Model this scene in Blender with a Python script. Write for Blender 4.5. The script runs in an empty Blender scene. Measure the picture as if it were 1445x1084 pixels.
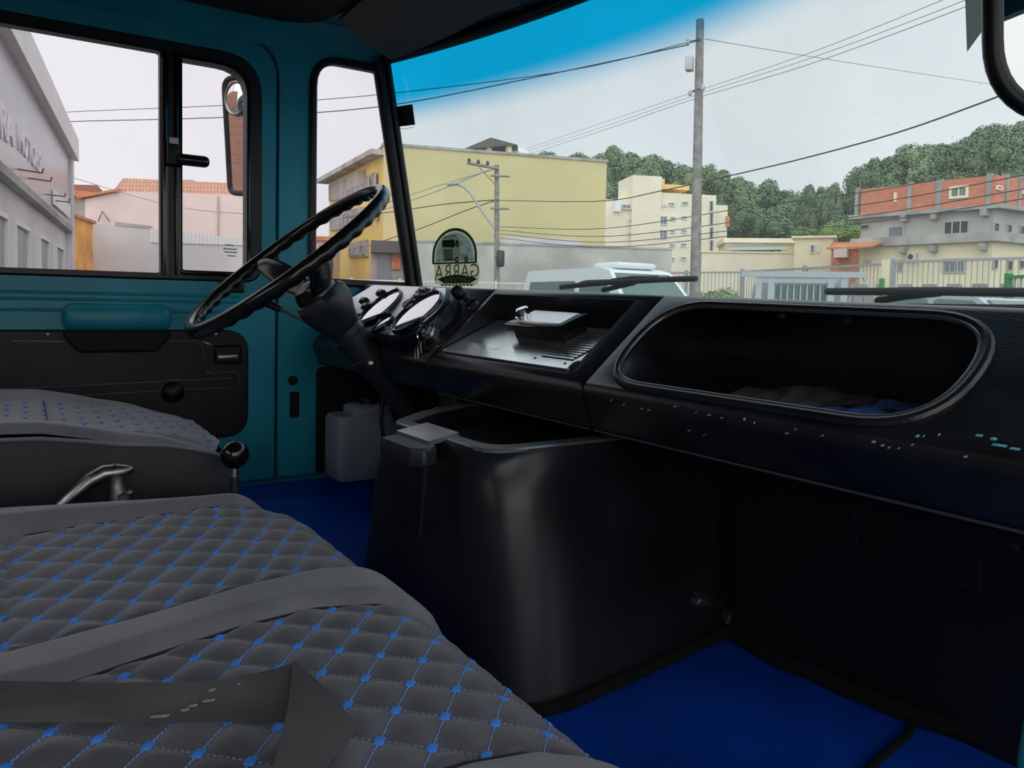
import bpy, bmesh, math, random
from mathutils import Vector as V, Matrix
from mathutils.geometry import tessellate_polygon
random.seed(7)
scene = bpy.context.scene
COL = scene.collection
PI = math.pi

# ------------------------------------------------------------------ camera
FPX, CXP, CYP = 1090.0, 722.5, 487.0
TH, PT, RO = math.radians(32.3), math.radians(3.0), math.radians(1.2)
CAM = V((0, 0, 1.2))
_f0 = V((-math.cos(TH), math.sin(TH), 0)); _r0 = V((math.sin(TH), math.cos(TH), 0)); _z = V((0, 0, 1))
_f = _f0 * math.cos(PT) - _z * math.sin(PT); _u0 = _f0 * math.sin(PT) + _z * math.cos(PT)
_r = _r0 * math.cos(RO) + _u0 * math.sin(RO); _u = _u0 * math.cos(RO) - _r0 * math.sin(RO)
cd = bpy.data.cameras.new('camera'); cam = bpy.data.objects.new('camera', cd); COL.objects.link(cam)
M = Matrix.Identity(4)
for i, a in enumerate((_r, _u, -_f)):
    for k in range(3): M[k][i] = a[k]
for k in range(3): M[k][3] = CAM[k]
cam.matrix_world = M
cd.sensor_width = 36; cd.lens = 36 * FPX / 1445; cd.shift_y = -(542 - CYP) / 1445
cd.clip_start = 0.02; cd.clip_end = 900
scene.camera = cam

# ------------------------------------------------------------------ overcast sky, added soft fill sun, exposure
SKY = 1.0
w = bpy.data.worlds.new('overcast_sky'); scene.world = w; w.use_nodes = True
nt = w.node_tree; nt.nodes.clear()
o_ = nt.nodes.new('ShaderNodeOutputWorld'); bg = nt.nodes.new('ShaderNodeBackground')
tc = nt.nodes.new('ShaderNodeTexCoord'); nz = nt.nodes.new('ShaderNodeTexNoise'); rp = nt.nodes.new('ShaderNodeValToRGB')
nz.inputs['Scale'].default_value = 2.6; nz.inputs['Detail'].default_value = 5; nz.inputs['Roughness'].default_value = .5
rp.color_ramp.elements[0].position = .36; rp.color_ramp.elements[0].color = (.74, .755, .79, 1)
rp.color_ramp.elements[1].position = .64; rp.color_ramp.elements[1].color = (.89, .885, .915, 1)
nt.links.new(tc.outputs['Generated'], nz.inputs['Vector']); nt.links.new(nz.outputs['Fac'], rp.inputs['Fac'])
nt.links.new(rp.outputs['Color'], bg.inputs['Color']); bg.inputs['Strength'].default_value = SKY
nt.links.new(bg.outputs['Background'], o_.inputs['Surface'])
sl = bpy.data.lights.new('soft_fill_sun', 'SUN'); sl.energy = 1.9; sl.angle = math.radians(110); sl.color = (1, .98, .95)  # broad lamp added behind the camera to brighten the walls and cab
so = bpy.data.objects.new('soft_fill_sun', sl); COL.objects.link(so)
so.rotation_euler = V((-.62, .45, -.64)).to_track_quat('-Z', 'Y').to_euler(); so.location = (20, -15, 40)
vs = scene.view_settings
scene.display_settings.display_device = 'sRGB'
vs.view_transform = 'Standard'; vs.look = 'None'; vs.gamma = 1; vs.use_curve_mapping = False
vs.exposure = 0.0

# ------------------------------------------------------------------ pixel measurements -> real planes (1445x1084 frame)
def ray(x, y): return _f + _r * ((x - CXP) / FPX) - _u * ((y - CYP) / FPX)
def onpl(q, n, c):
    d = ray(*q); n = V(n); return CAM + d * ((c - n.dot(CAM)) / n.dot(d))
def PX(q, v): return onpl(q, (1, 0, 0), v)
def PY(q, v): return onpl(q, (0, 1, 0), v)
def PZ(q, v): return onpl(q, (0, 0, 1), v)
def PD(q, d): return CAM + ray(*q) * d
def G(px, d):
    p = PD((px, 430), d); return V((p.x, p.y))

# ------------------------------------------------------------------ materials
def mat(name, col, rough=.5, metal=0., ior=1.45, var=.0, vs_=6., bump=0., bs=80., col2=None, det=4, coat=0., stretch=None, lo=.35, hi=.65):
    m = bpy.data.materials.new(name); m.use_nodes = True
    t = m.node_tree; b = t.nodes['Principled BSDF']
    b.inputs['Roughness'].default_value = rough; b.inputs['Metallic'].default_value = metal; b.inputs['IOR'].default_value = ior
    b.inputs['Coat Weight'].default_value = coat; b.inputs['Coat Roughness'].default_value = .08
    c4 = (*col, 1); b.inputs['Base Color'].default_value = c4
    if var or col2 or bump:
        tc = t.nodes.new('ShaderNodeTexCoord'); src = tc.outputs['Object']
        if stretch:
            mp = t.nodes.new('ShaderNodeMapping'); mp.inputs['Scale'].default_value = stretch
            t.links.new(src, mp.inputs['Vector']); src = mp.outputs['Vector']
    if var or col2:
        n = t.nodes.new('ShaderNodeTexNoise'); n.inputs['Scale'].default_value = vs_; n.inputs['Detail'].default_value = det
        r = t.nodes.new('ShaderNodeValToRGB'); e = r.color_ramp.elements
        e[0].position = lo; e[1].position = hi
        if col2: e[0].color = c4; e[1].color = (*col2, 1)
        else:
            e[0].color = tuple(max(0, c * (1 - var)) for c in col) + (1,); e[1].color = tuple(min(1, c * (1 + var)) for c in col) + (1,)
        t.links.new(src, n.inputs['Vector']); t.links.new(n.outputs['Fac'], r.inputs['Fac']); t.links.new(r.outputs['Color'], b.inputs['Base Color'])
    if bump:
        n2 = t.nodes.new('ShaderNodeTexNoise'); n2.inputs['Scale'].default_value = bs; n2.inputs['Detail'].default_value = 3
        bp = t.nodes.new('ShaderNodeBump'); bp.inputs['Strength'].default_value = bump; bp.inputs['Distance'].default_value = .004
        t.links.new(src, n2.inputs['Vector']); t.links.new(n2.outputs['Fac'], bp.inputs['Height']); t.links.new(bp.outputs['Normal'], b.inputs['Normal'])
    return m

def glass(name, tint, refl=.5, dirt_haze=.03, haze_col=(.8, .8, .8), band=None):
    m = bpy.data.materials.new(name); m.use_nodes = True
    t = m.node_tree; t.nodes.clear()
    out = t.nodes.new('ShaderNodeOutputMaterial'); tr = t.nodes.new('ShaderNodeBsdfTransparent'); gl = t.nodes.new('ShaderNodeBsdfGlossy')
    tl = t.nodes.new('ShaderNodeBsdfTranslucent'); m1 = t.nodes.new('ShaderNodeMixShader'); m2 = t.nodes.new('ShaderNodeMixShader')
    fr = t.nodes.new('ShaderNodeFresnel'); fr.inputs['IOR'].default_value = 1.45
    mu = t.nodes.new('ShaderNodeMath'); mu.operation = 'MULTIPLY'; mu.inputs[1].default_value = refl
    gl.inputs['Roughness'].default_value = 0.0; tl.inputs['Color'].default_value = (*haze_col, 1)
    tr.inputs['Color'].default_value = (*tint, 1)
    tc = t.nodes.new('ShaderNodeTexCoord')
    n = t.nodes.new('ShaderNodeTexNoise'); n.inputs['Scale'].default_value = 150; n.inputs['Detail'].default_value = 4
    r = t.nodes.new('ShaderNodeMapRange'); r.inputs['From Min'].default_value = .68; r.inputs['From Max'].default_value = .78
    r.inputs['To Min'].default_value = dirt_haze; r.inputs['To Max'].default_value = dirt_haze * 2.2 + .06  # even translucent film put in for milky haze; noise peaks are dust specks
    t.links.new(tc.outputs['Object'], n.inputs['Vector']); t.links.new(n.outputs['Fac'], r.inputs['Value'])
    if band:
        z0, z1, bc = band
        ge = t.nodes.new('ShaderNodeNewGeometry'); sp = t.nodes.new('ShaderNodeSeparateXYZ'); mr = t.nodes.new('ShaderNodeMapRange'); mr.interpolation_type = 'SMOOTHSTEP'
        mr.inputs['From Min'].default_value = z0; mr.inputs['From Max'].default_value = z1
        mx = t.nodes.new('ShaderNodeMix'); mx.data_type = 'RGBA'; mx.inputs['A'].default_value = (*tint, 1); mx.inputs['B'].default_value = (*bc, 1)
        t.links.new(ge.outputs['Position'], sp.inputs['Vector']); t.links.new(sp.outputs['Z'], mr.inputs['Value'])
        t.links.new(mr.outputs['Result'], mx.inputs['Factor']); t.links.new(mx.outputs['Result'], tr.inputs['Color']); t.links.new(mx.outputs['Result'], tl.inputs['Color'])
    t.links.new(fr.outputs['Fac'], mu.inputs[0])
    t.links.new(mu.outputs[0], m1.inputs['Fac']); t.links.new(tr.outputs[0], m1.inputs[1]); t.links.new(gl.outputs[0], m1.inputs[2])
    t.links.new(r.outputs['Result'], m2.inputs['Fac']); t.links.new(m1.outputs[0], m2.inputs[1]); t.links.new(tl.outputs[0], m2.inputs[2])
    t.links.new(m2.outputs[0], out.inputs['Surface'])
    return m

def brickmat(name, c1, c2, mortar, sx=1., bw=.4, rh=.19, ms=.012):
    m = bpy.data.materials.new(name); m.use_nodes = True
    t = m.node_tree; b = t.nodes['Principled BSDF']; b.inputs['Roughness'].default_value = .9
    uv = t.nodes.new('ShaderNodeUVMap'); br = t.nodes.new('ShaderNodeTexBrick')
    br.inputs['Color1'].default_value = (*c1, 1); br.inputs['Color2'].default_value = (*c2, 1); br.inputs['Mortar'].default_value = (*mortar, 1)
    br.inputs['Scale'].default_value = sx; br.inputs['Brick Width'].default_value = bw; br.inputs['Row Height'].default_value = rh; br.inputs['Mortar Size'].default_value = ms
    t.links.new(uv.outputs[0], br.inputs['Vector']); t.links.new(br.outputs['Color'], b.inputs['Base Color'])
    return m

MT = {}
def dm(k, *a, **kw): MT[k] = mat(k, *a, **kw)
dm('teal', (.012, .26, .34), .38, var=.18, vs_=3, bump=.05, bs=30)
dm('teal_dark', (.010, .18, .24), .45, var=.2, vs_=4)
dm('dash', (.011, .012, .015), .30, ior=1.5, var=.5, vs_=9, bump=.10, bs=260)
dm('dash_edge', (.055, .06, .065), .24, ior=1.7)
dm('visor', (.095, .082, .080), .8, bump=.08, bs=90)
dm('rim_sky_sheen', (.10, .11, .115), .28, ior=2.3)  # paler than the cover shell: sky sheen of the rim put into the colour
dm('light_render', (.62, .61, .61), .9, var=.08, vs_=.5)
dm('faceplate', (.72, .74, .74), .22, .85)
dm('tray_sky_sheen', (.84, .88, .88), .20, .9, var=.25, vs_=7, bump=.05, bs=180)  # pale metal in place of plastic, painting the sky's reflection on the tray
dm('black', (.005, .005, .006), .45, ior=1.4, var=.3, vs_=20)
dm('black_gloss', (.006, .006, .006), .12, ior=1.55)
dm('matte_black', (.006, .006, .007), .8)
dm('rubber', (.007, .007, .008), .36, var=.3, vs_=12)
dm('wheel', (.008, .008, .009), .2, ior=1.5)
dm('boot', (.02, .024, .027), .42, bump=.06, bs=120)
dm('headliner', (.017, .015, .016), .85, var=.25, vs_=5, bump=.1, bs=90)
dm('pod_sky_sheen', (.80, .79, .83), .28, .9, bump=.10, bs=500)  # pod face is satin black plastic; sky reflection worked into this pale metal
dm('lens_sky_sheen', (.88, .88, .92), .04, .9)  # near-mirror colour stands in for sky glare on the gauge glass
dm('floor_blue', (.003, .075, .56), .42, var=.25, vs_=3, bump=.25, bs=9)
dm('carpet', (.006, .006, .006), .95, bump=.6, bs=300)
dm('leather', (.19, .19, .215), .42, var=.12, vs_=10, bump=.22, bs=420)
dm('quilt', (.105, .105, .122), .46, var=.12, vs_=14, bump=.25, bs=420)
dm('leather_dark', (.026, .026, .032), .55, var=.2, vs_=10, bump=.2, bs=420)
dm('tuft', (.06, .30, .95), .6, bump=.2, bs=900)
dm('thread', (.20, .38, .80), .7)
dm('thread_grey', (.17, .20, .27), .7)
dm('belt', (.05, .05, .051), .7, col2=(.10, .10, .10), vs_=7, bump=.3, bs=700, stretch=(1, 1, 4))
dm('metal', (.5, .49, .46), .36, 1., col2=(.25, .24, .22), vs_=60)
dm('chrome', (.75, .75, .75), .1, 1.)
dm('steel', (.35, .35, .35), .35, 1.)
dm('dark_metal', (.07, .07, .07), .4, .7)
dm('engine', (.013, .014, .018), .36, ior=1.5, var=.5, vs_=6, bump=.035, bs=60)
dm('firewall', (.006, .0075, .011), .55, var=.4, vs_=5, bump=.15, bs=60)
dm('white_plastic', (.17, .195, .235), .5, var=.1, vs_=9)
dm('scuff', (.30, .33, .31), .6)
dm('scuff_teal', (.10, .42, .45), .6)
dm('cloth_dark', (.035, .031, .032), .9, var=.4, vs_=40, bump=.5, bs=200)
dm('cloth_blue', (.03, .07, .25), .9, var=.4, vs_=60, bump=.5, bs=300)
dm('maroon', (.035, .018, .022), .35)
dm('mirror', (.95, .95, .95), .0, 1.)
dm('mirror_dim', (.50, .525, .525), .0, 1.)
dm('decal_mauve', (.27, .24, .23), .7)
dm('sticker_black', (.018, .018, .02), .6)
dm('print_grey', (.2, .2, .2), .7)
# outside
dm('asphalt', (.13, .13, .13), .9, var=.25, vs_=.6)
dm('concrete', (.33, .33, .31), .9, var=.22, vs_=.8, bump=.2, bs=6)
dm('pole', (.27, .26, .245), .9, var=.25, vs_=5)
dm('grey_wall', (.50, .49, .44), .9, var=.22, vs_=.45, bump=.2, bs=5)
dm('yellow', (.67, .59, .31), .9, var=.06, vs_=.25)
dm('yellow2', (.80, .60, .20), .9, var=.1, vs_=.4)
dm('orange', (.78, .37, .10), .9, var=.3, vs_=.9)
dm('orange_pale', (.85, .55, .20), .9)
dm('mauve_plaster', (.40, .36, .34), .9, var=.2, vs_=.6)
dm('pink', (.80, .66, .62), .9, var=.07, vs_=.5)
dm('pink_dark', (.62, .42, .36), .9, var=.1)
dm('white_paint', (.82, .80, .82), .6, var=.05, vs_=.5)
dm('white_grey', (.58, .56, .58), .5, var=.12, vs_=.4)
dm('sign_face', (.46, .43, .46), .25, var=.1, vs_=.3)
dm('cream', (.86, .78, .62), .9, var=.07, vs_=.3)
dm('cream2', (.84, .75, .52), .9, var=.07, vs_=.4)
dm('plaster', (.47, .45, .42), .9, var=.15, vs_=.35)
dm('slab', (.50, .49, .46), .9, col2=(.30, .30, .28), vs_=.8)
dm('terracotta', (.62, .25, .13), .9, var=.2, vs_=3)
dm('window_dark', (.05, .055, .065), .25)
dm('window_grey', (.20, .22, .25), .25)
dm('frame_white', (.70, .70, .68), .6)
dm('corrugated', (.72, .73, .74), .6)
dm('roof_dark', (.12, .11, .11), .8)
dm('rust', (.30, .15, .10), .8)
dm('fence_grey', (.36, .39, .39), .6)
dm('fence_green', (.04, .25, .09), .6)
dm('galv', (.42, .46, .48), .45)
dm('car_white', (.74, .80, .82), .25, ior=1.5)
dm('car_silver', (.50, .58, .62), .25, .3)
dm('car_glass', (.12, .19, .17), .08)
dm('tyre', (.02, .02, .02), .8)
dm('wire', (.06, .065, .065), .7)
dm('wire_pale', (.33, .36, .37), .7)
dm('bark', (.12, .10, .085), .9)
dm('leaf_a', (.17, .25, .14), .8, col2=(.25, .34, .19), vs_=.35)
dm('leaf_b', (.14, .205, .125), .8, col2=(.21, .285, .165), vs_=.3)
dm('leaf_c', (.17, .27, .075), .8, col2=(.25, .36, .12), vs_=.6)
dm('hill', (.10, .15, .07), .95, var=.3, vs_=.08)
for k_ in ('leather', 'quilt'):
    MT[k_].node_tree.nodes['Principled BSDF'].inputs['Sheen Weight'].default_value = .25
    MT[k_].node_tree.nodes['Principled BSDF'].inputs['Sheen Roughness'].default_value = .4
MT['brick'] = brickmat('brick', (.62, .185, .105), (.70, .24, .14), (.42, .24, .18), 1., .45, .22, .02)
MT['brick_wall'] = brickmat('brick_wall', (.56, .24, .17), (.66, .32, .22), (.50, .36, .28), 1., .28, .09, .01)
MT['tile_roof'] = brickmat('tile_roof', (.66, .34, .22), (.52, .30, .21), (.30, .19, .15), 1., .22, .42, .03)
MT['windshield'] = glass('windshield', (.89, .985, .985), .06, .06, (.88, .92, .90), (1.675, 1.775, (.004, .46, .80)))
MT['side_glass'] = glass('side_glass', (.985, .965, .985), .2, .035, (.85, .82, .83))

def film(name, col, thru):
    m = bpy.data.materials.new(name); m.use_nodes = True; t = m.node_tree; t.nodes.clear()
    out = t.nodes.new('ShaderNodeOutputMaterial'); df = t.nodes.new('ShaderNodeBsdfDiffuse'); tl = t.nodes.new('ShaderNodeBsdfTranslucent'); tr = t.nodes.new('ShaderNodeBsdfTransparent')
    a = t.nodes.new('ShaderNodeMixShader'); b = t.nodes.new('ShaderNodeMixShader'); tc = t.nodes.new('ShaderNodeTexCoord'); n = t.nodes.new('ShaderNodeTexNoise'); n.inputs['Scale'].default_value = 60
    mx = t.nodes.new('ShaderNodeMix'); mx.data_type = 'RGBA'; mx.inputs['A'].default_value = (*[c * .85 for c in col], 1); mx.inputs['B'].default_value = (*col, 1)
    t.links.new(tc.outputs['Object'], n.inputs['Vector']); t.links.new(n.outputs['Fac'], mx.inputs['Factor'])
    for s in (df, tl): t.links.new(mx.outputs['Result'], s.inputs['Color'])
    a.inputs['Fac'].default_value = .8; b.inputs['Fac'].default_value = thru
    t.links.new(df.outputs[0], a.inputs[1]); t.links.new(tl.outputs[0], a.inputs[2]); t.links.new(a.outputs[0], b.inputs[1]); t.links.new(tr.outputs[0], b.inputs[2]); t.links.new(b.outputs[0], out.inputs['Surface'])
    MT[name] = m
film('decal_green', (.10, .20, .16), .0); film('decal_cream', (.85, .82, .62), .12); film('decal_blue', (.42, .52, .54), .15); film('rain', (.9, .93, .93), .55); film('sticker_grey', (.42, .43, .42), .05)

# ------------------------------------------------------------------ mesh building
class MB:
    def __init__(s): s.v = []; s.f = []
    def add(s, vs, fs):
        o = len(s.v); s.v += [tuple(p) for p in vs]; s.f += [tuple(i + o for i in f) for f in fs]; return s
    def box(s, c, d, R=None):
        c = V(c); h = [x / 2 for x in d]; vs = []
        for sx in (-1, 1):
            for sy in (-1, 1):
                for sz in (-1, 1):
                    p = V((sx * h[0], sy * h[1], sz * h[2])); vs.append(c + (R @ p if R else p))
        return s.add(vs, [(0, 1, 3, 2), (4, 6, 7, 5), (0, 4, 5, 1), (2, 3, 7, 6), (0, 2, 6, 4), (1, 5, 7, 3)])
    def rbox(s, c, d, r=.005, R=None, seg=2):
        bm = bmesh.new(); bmesh.ops.create_cube(bm, size=1)
        for v in bm.verts: v.co = V((v.co.x * d[0], v.co.y * d[1], v.co.z * d[2]))
        bmesh.ops.bevel(bm, geom=bm.edges[:], offset=min(r, min(d) * .49), segments=seg, profile=.5, affect='EDGES')
        bm.verts.index_update(); c = V(c)
        s.add([c + (R @ v.co if R else v.co) for v in bm.verts], [[v.index for v in f.verts] for f in bm.faces]); bm.free(); return s
    def tube(s, path, r, n=10, closed=False, caps=True, up=None):
        P = [V(p) for p in path]; m = len(P); rs = r if isinstance(r, (list, tuple)) else [r] * m
        rings = []; ref = V(up) if up else None
        for i in range(m):
            a = P[(i - 1) % m] if (closed or i > 0) else P[i]; b = P[(i + 1) % m] if (closed or i < m - 1) else P[i]
            t = (b - a).normalized()
            if ref is None: ref = V((0, 0, 1)) if abs(t.z) < .9 else V((1, 0, 0))
            nn = (ref - t * ref.dot(t)).normalized(); bb = t.cross(nn)
            if not up: ref = nn
            rings.append([P[i] + (nn * math.cos(2 * PI * k / n) + bb * math.sin(2 * PI * k / n)) * rs[i] for k in range(n)])
        vs = [p for q in rings for p in q]; fs = []
        for i in range(m if closed else m - 1):
            j = (i + 1) % m
            for k in range(n): fs.append((i * n + k, i * n + (k + 1) % n, j * n + (k + 1) % n, j * n + k))
        if caps and not closed: fs.append(tuple(range(n))[::-1]); fs.append(tuple((m - 1) * n + k for k in range(n)))
        return s.add(vs, fs)
    def lathe(s, o, ax, prof, n=24):
        o = V(o); ax = V(ax).normalized(); a = ax.orthogonal().normalized(); b = ax.cross(a); vs = []; fs = []; m = len(prof)
        for t, r in prof:
            for k in range(n):
                g = 2 * PI * k / n; vs.append(o + ax * t + (a * math.cos(g) + b * math.sin(g)) * max(r, 1e-5))
        for i in range(m - 1):
            for k in range(n): fs.append((i * n + k, i * n + (k + 1) % n, (i + 1) * n + (k + 1) % n, (i + 1) * n + k))
        fs.append(tuple(range(n))); fs.append(tuple((m - 1) * n + k for k in range(n)))
        return s.add(vs, fs)
    def loft(s, rings, closed=True, caps=(True, True)):
        n = len(rings[0]); vs = [p for q in rings for p in q]; fs = []
        for i in range(len(rings) - 1):
            for k in range(n if closed else n - 1): fs.append((i * n + k, i * n + (k + 1) % n, (i + 1) * n + (k + 1) % n, (i + 1) * n + k))
        if closed:
            if caps[0]: fs.append(tuple(range(n)))
            if caps[1]: fs.append(tuple((len(rings) - 1) * n + k for k in range(n)))
        return s.add(vs, fs)
    def grid(s, fn, nu, nv):
        vs = [fn(i / nu, j / nv) for i in range(nu + 1) for j in range(nv + 1)]
        return s.add(vs, [(i * (nv + 1) + j, (i + 1) * (nv + 1) + j, (i + 1) * (nv + 1) + j + 1, i * (nv + 1) + j + 1) for i in range(nu) for j in range(nv)])
    def plate(s, outer, holes, t, fn, bev=0.):
        """flat plate: 2-D outlines, thickness t, fn(u,v,w)->world"""
        loops = [list(outer)] + [list(h) for h in holes]; ins = []
        for li, L in enumerate(loops):
            A = sum(L[i][0] * L[(i + 1) % len(L)][1] - L[(i + 1) % len(L)][0] * L[i][1] for i in range(len(L)))
            sg = (1 if A > 0 else -1) * (1 if li == 0 else -1); q = []
            for i in range(len(L)):
                a, b, c = V(L[i - 1]), V(L[i]), V(L[(i + 1) % len(L)])
                e = ((b - a).normalized() + (c - b).normalized()).normalized(); q.append((b.x - e.y * bev * sg, b.y + e.x * bev * sg))
            ins.append(q)
        vs = []; fs = []; st = []
        for L, q in zip(loops, ins):
            st.append(len(vs)); n = len(L); lay = [[(p, 0.) for p in L], [(p, t - bev) for p in L]] + ([[(p, t) for p in q]] if bev else [])
            for la in lay: vs += [fn(p[0], p[1], wv) for p, wv in la]
            for r_ in range(len(lay) - 1):
                for k in range(n): b0 = st[-1] + r_ * n; fs.append((b0 + k, b0 + (k + 1) % n, b0 + n + (k + 1) % n, b0 + n + k))
        lev = 2 if bev else 1
        for which in (0, lev):
            src = ins if (which and bev) else loops
            tri = tessellate_polygon([[V((p[0], p[1], 0)) for p in L] for L in src]); idx = []
            for L, b0 in zip(loops, st): idx += [b0 + which * len(L) + k for k in range(len(L))]
            fs += [tuple(idx[k] for k in tr) for tr in tri]
        return s.add(vs, fs)

def fillet(P, r, n=5):
    out = []; m = len(P); rs = r if isinstance(r, (list, tuple)) else [r] * m
    for i in range(m):
        a, b, c = V(P[i - 1]), V(P[i]), V(P[(i + 1) % m])
        if rs[i] <= 0: out.append((b.x, b.y)); continue
        d1 = (a - b).normalized(); d2 = (c - b).normalized(); ang = d1.angle(d2); L = min(rs[i] / math.tan(ang / 2), (a - b).length * .49, (c - b).length * .49)
        p1 = b + d1 * L; p2 = b + d2 * L
        for k in range(n + 1):
            t = k / n; q = p1 * (1 - t) ** 2 + b * 2 * t * (1 - t) + p2 * t * t
            # blend of quadratic towards circle is close enough for small fillets
            out.append((q.x, q.y))
    return out
def rrect(x0, x1, y0, y1, r, n=5): return fillet([(x0, y0), (x1, y0), (x1, y1), (x0, y1)], r, n)
def resample(P, n):
    Q = [V(p) for p in P] + [V(P[0])]; L = [0]
    for i in range(len(Q) - 1): L.append(L[-1] + (Q[i + 1] - Q[i]).length)
    out = []; j = 0
    for k in range(n):
        t = L[-1] * k / n
        while L[j + 1] < t: j += 1
        f = (t - L[j]) / max(1e-9, L[j + 1] - L[j]); out.append(Q[j].lerp(Q[j + 1], f))
    return out

BASE = {}
def root_loc(p):
    while p.parent: p = p.parent
    return BASE.get(p.name, V((0, 0, 0)))
def to_mesh(mb, name, smooth=35, uv=False):
    me = bpy.data.meshes.new(name); me.from_pydata(mb.v, [], mb.f)
    bm = bmesh.new(); bm.from_mesh(me); bmesh.ops.remove_doubles(bm, verts=bm.verts, dist=1e-6); bmesh.ops.recalc_face_normals(bm, faces=bm.faces)
    if uv:
        ul = bm.loops.layers.uv.new('UVMap')
        for f in bm.faces:
            n = f.normal; tn = V((-n.y, n.x, 0)); tn = tn.normalized() if tn.length > .05 else V((1, 0, 0)); up = V((0, 0, 1)) if abs(n.z) < .95 else V((0, 1, 0))
            if .05 < abs(n.z) < .95: up = n.cross(tn).normalized()
            for l in f.loops: l[ul].uv = (l.vert.co.dot(tn), l.vert.co.dot(up))
    bm.to_mesh(me); bm.free()
    if smooth:
        me.shade_smooth(); me.set_sharp_from_angle(angle=math.radians(smooth))
    return me
def obj(name, mb, m, parent=None, smooth=35, uv=False):
    me = mb if isinstance(mb, bpy.types.Mesh) else to_mesh(mb, name, smooth, uv)
    ob = bpy.data.objects.new(name, me); COL.objects.link(ob)
    me.materials.clear(); me.materials.append(MT[m] if isinstance(m, str) else m)
    if parent:
        me.transform(Matrix.Translation(-root_loc(parent))); ob.parent = parent
    else:
        xs = [v.co for v in me.vertices]
        b = V(((min(v.x for v in xs) + max(v.x for v in xs)) / 2, (min(v.y for v in xs) + max(v.y for v in xs)) / 2, min(v.z for v in xs)))
        me.transform(Matrix.Translation(-b)); ob.location = b; BASE[ob.name] = b
    return ob
def tag(o, label=None, cat=None, group=None, kind=None):
    if label: o['label'] = label
    if cat: o['category'] = cat
    if group: o['group'] = group
    if kind: o['kind'] = kind
    return o
def thing(name, label, cat, loc, group=None, kind=None):
    e = bpy.data.objects.new(name, None); COL.objects.link(e); e.location = loc; e.empty_display_size = .05; BASE[e.name] = V(loc)
    return tag(e, label, cat, group, kind)
def struct(name, mb, m, label=None, smooth=35, uv=False): return tag(obj(name, mb, m, None, smooth, uv), label, None, None, 'structure')
def inst(name, me, parent, loc, R=None, sc=None):
    ob = bpy.data.objects.new(name, me); COL.objects.link(ob); ob.parent = parent; ob.location = V(loc) - root_loc(parent)
    if R is not None: ob.rotation_euler = R
    if sc is not None: ob.scale = sc
    return ob
def text_mesh(txt, size, fn, m, name, parent, ext=.0, shear=0., bold=0.):
    cu = bpy.data.curves.new('t', 'FONT'); cu.body = txt; cu.size = size; cu.extrude = ext; cu.shear = shear; cu.offset = bold; cu.resolution_u = 3
    tmp = bpy.data.objects.new('t', cu); COL.objects.link(tmp); dg = bpy.context.evaluated_depsgraph_get()
    me = bpy.data.meshes.new_from_object(tmp.evaluated_get(dg)); bpy.data.objects.remove(tmp); bpy.data.curves.remove(cu)
    xs = [v.co.x for v in me.vertices]; ys = [v.co.y for v in me.vertices]; x0, x1, y0, y1 = min(xs), max(xs), min(ys), max(ys)
    for v in me.vertices: v.co = fn((v.co.x - x0) / (x1 - x0), (v.co.y - y0) / (y1 - y0), v.co.z)
    return obj(name, me, m, parent)

# ================================================================== cab shell
XW = -2.05
def off(P, d):
    n = len(P); A = sum(P[i][0] * P[(i + 1) % n][1] - P[(i + 1) % n][0] * P[i][1] for i in range(n)); sg = 1 if A > 0 else -1; q = []
    for i in range(n):
        a, b, c = V(P[i - 1]), V(P[i]), V(P[(i + 1) % n]); e = ((b - a).normalized() + (c - b).normalized()).normalized(); q.append((b.x + e.y * d * sg, b.y - e.x * d * sg))
    return q
def WL(x): return lambda u, v, w: (x + w, u, v)      # plate standing in the y-z plane, thickness towards +x
def wy(x): return 1.065 - .205 * abs((x + 1.08) / .97) ** 1.72
def ws(x, z, dy=0.): return V((x, wy(x) + .11 * (1.86 - z) / .61 + dy, z))

# floor: blue vinyl sheet with soft folds
def ffl(u, v):
    x = -2.05 + 2.33 * u; y = -.9 + 1.83 * v
    z = .70 + .0025 * math.sin(7 * x + 5 * y + 2 * math.sin(6 * y)) + .002 * math.sin(15 * x - 9 * y + 1.5 * math.sin(9 * x))
    d = (x + .50) * .8 + (y - .78) * .6 + .05 * math.sin(9 * y)
    z += .008 * math.exp(-(d / .018) ** 2)
    if x < -1.9: z += (-1.9 - x) ** 2 * 1.2
    return (x, y, z)
fb = MB().grid(ffl, 150, 130)
flr = struct('floor', fb, 'floor_blue', 'royal blue vinyl floor sheet of the cab with soft folds', 60)
obj('floor_seam', MB().tube([PZ(q, .706) for q in [(1292, 1020), (1282, 1036), (1262, 1054), (1240, 1072), (1215, 1100)]], .0045, 8), 'carpet', flr)

# body side around the driver's door
dopen = fillet([(-.80, .690), (.566, .690), (.566, 1.866), (-.80, 1.866)], [0, .05, .10, 0], 7)
qhole = fillet([(.660, 1.258), (.948, 1.252), (.838, 1.838), (.660, 1.838)], [.02, .008, .008, .07], 6)
wl = MB().plate([(-.92, .45), (1.04, .45), (1.02, 1.0), (.99, 1.20), (.978, 1.252), (.868, 1.86), (.858, 1.925), (-.92, 1.925)], [dopen, off(qhole, .004)], .04, WL(XW - .04), .002)
wall = struct('wall_left', wl, 'teal', 'teal painted metal body side with the front door pillar')
b = MB().lathe((XW, .605, .925 + .06), (1, 0, 0), [(0, .013), (.003, .013), (.004, .010)], 16); obj('hole_disc', b, 'matte_black', wall)  # flat black disc painted for the dark inside of a pillar hole
b = MB().plate(rrect(.597, .622, .885, .955, .006), [], .003, WL(XW)); obj('slot_plate', b, 'matte_black', wall)  # black plate stands in for the shade inside a slot
b = MB().plate(rrect(.668, .94, .725, 1.02, .02), [], .012, WL(XW), .004); obj('kick_panel', b, 'matte_black', wall)
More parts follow.
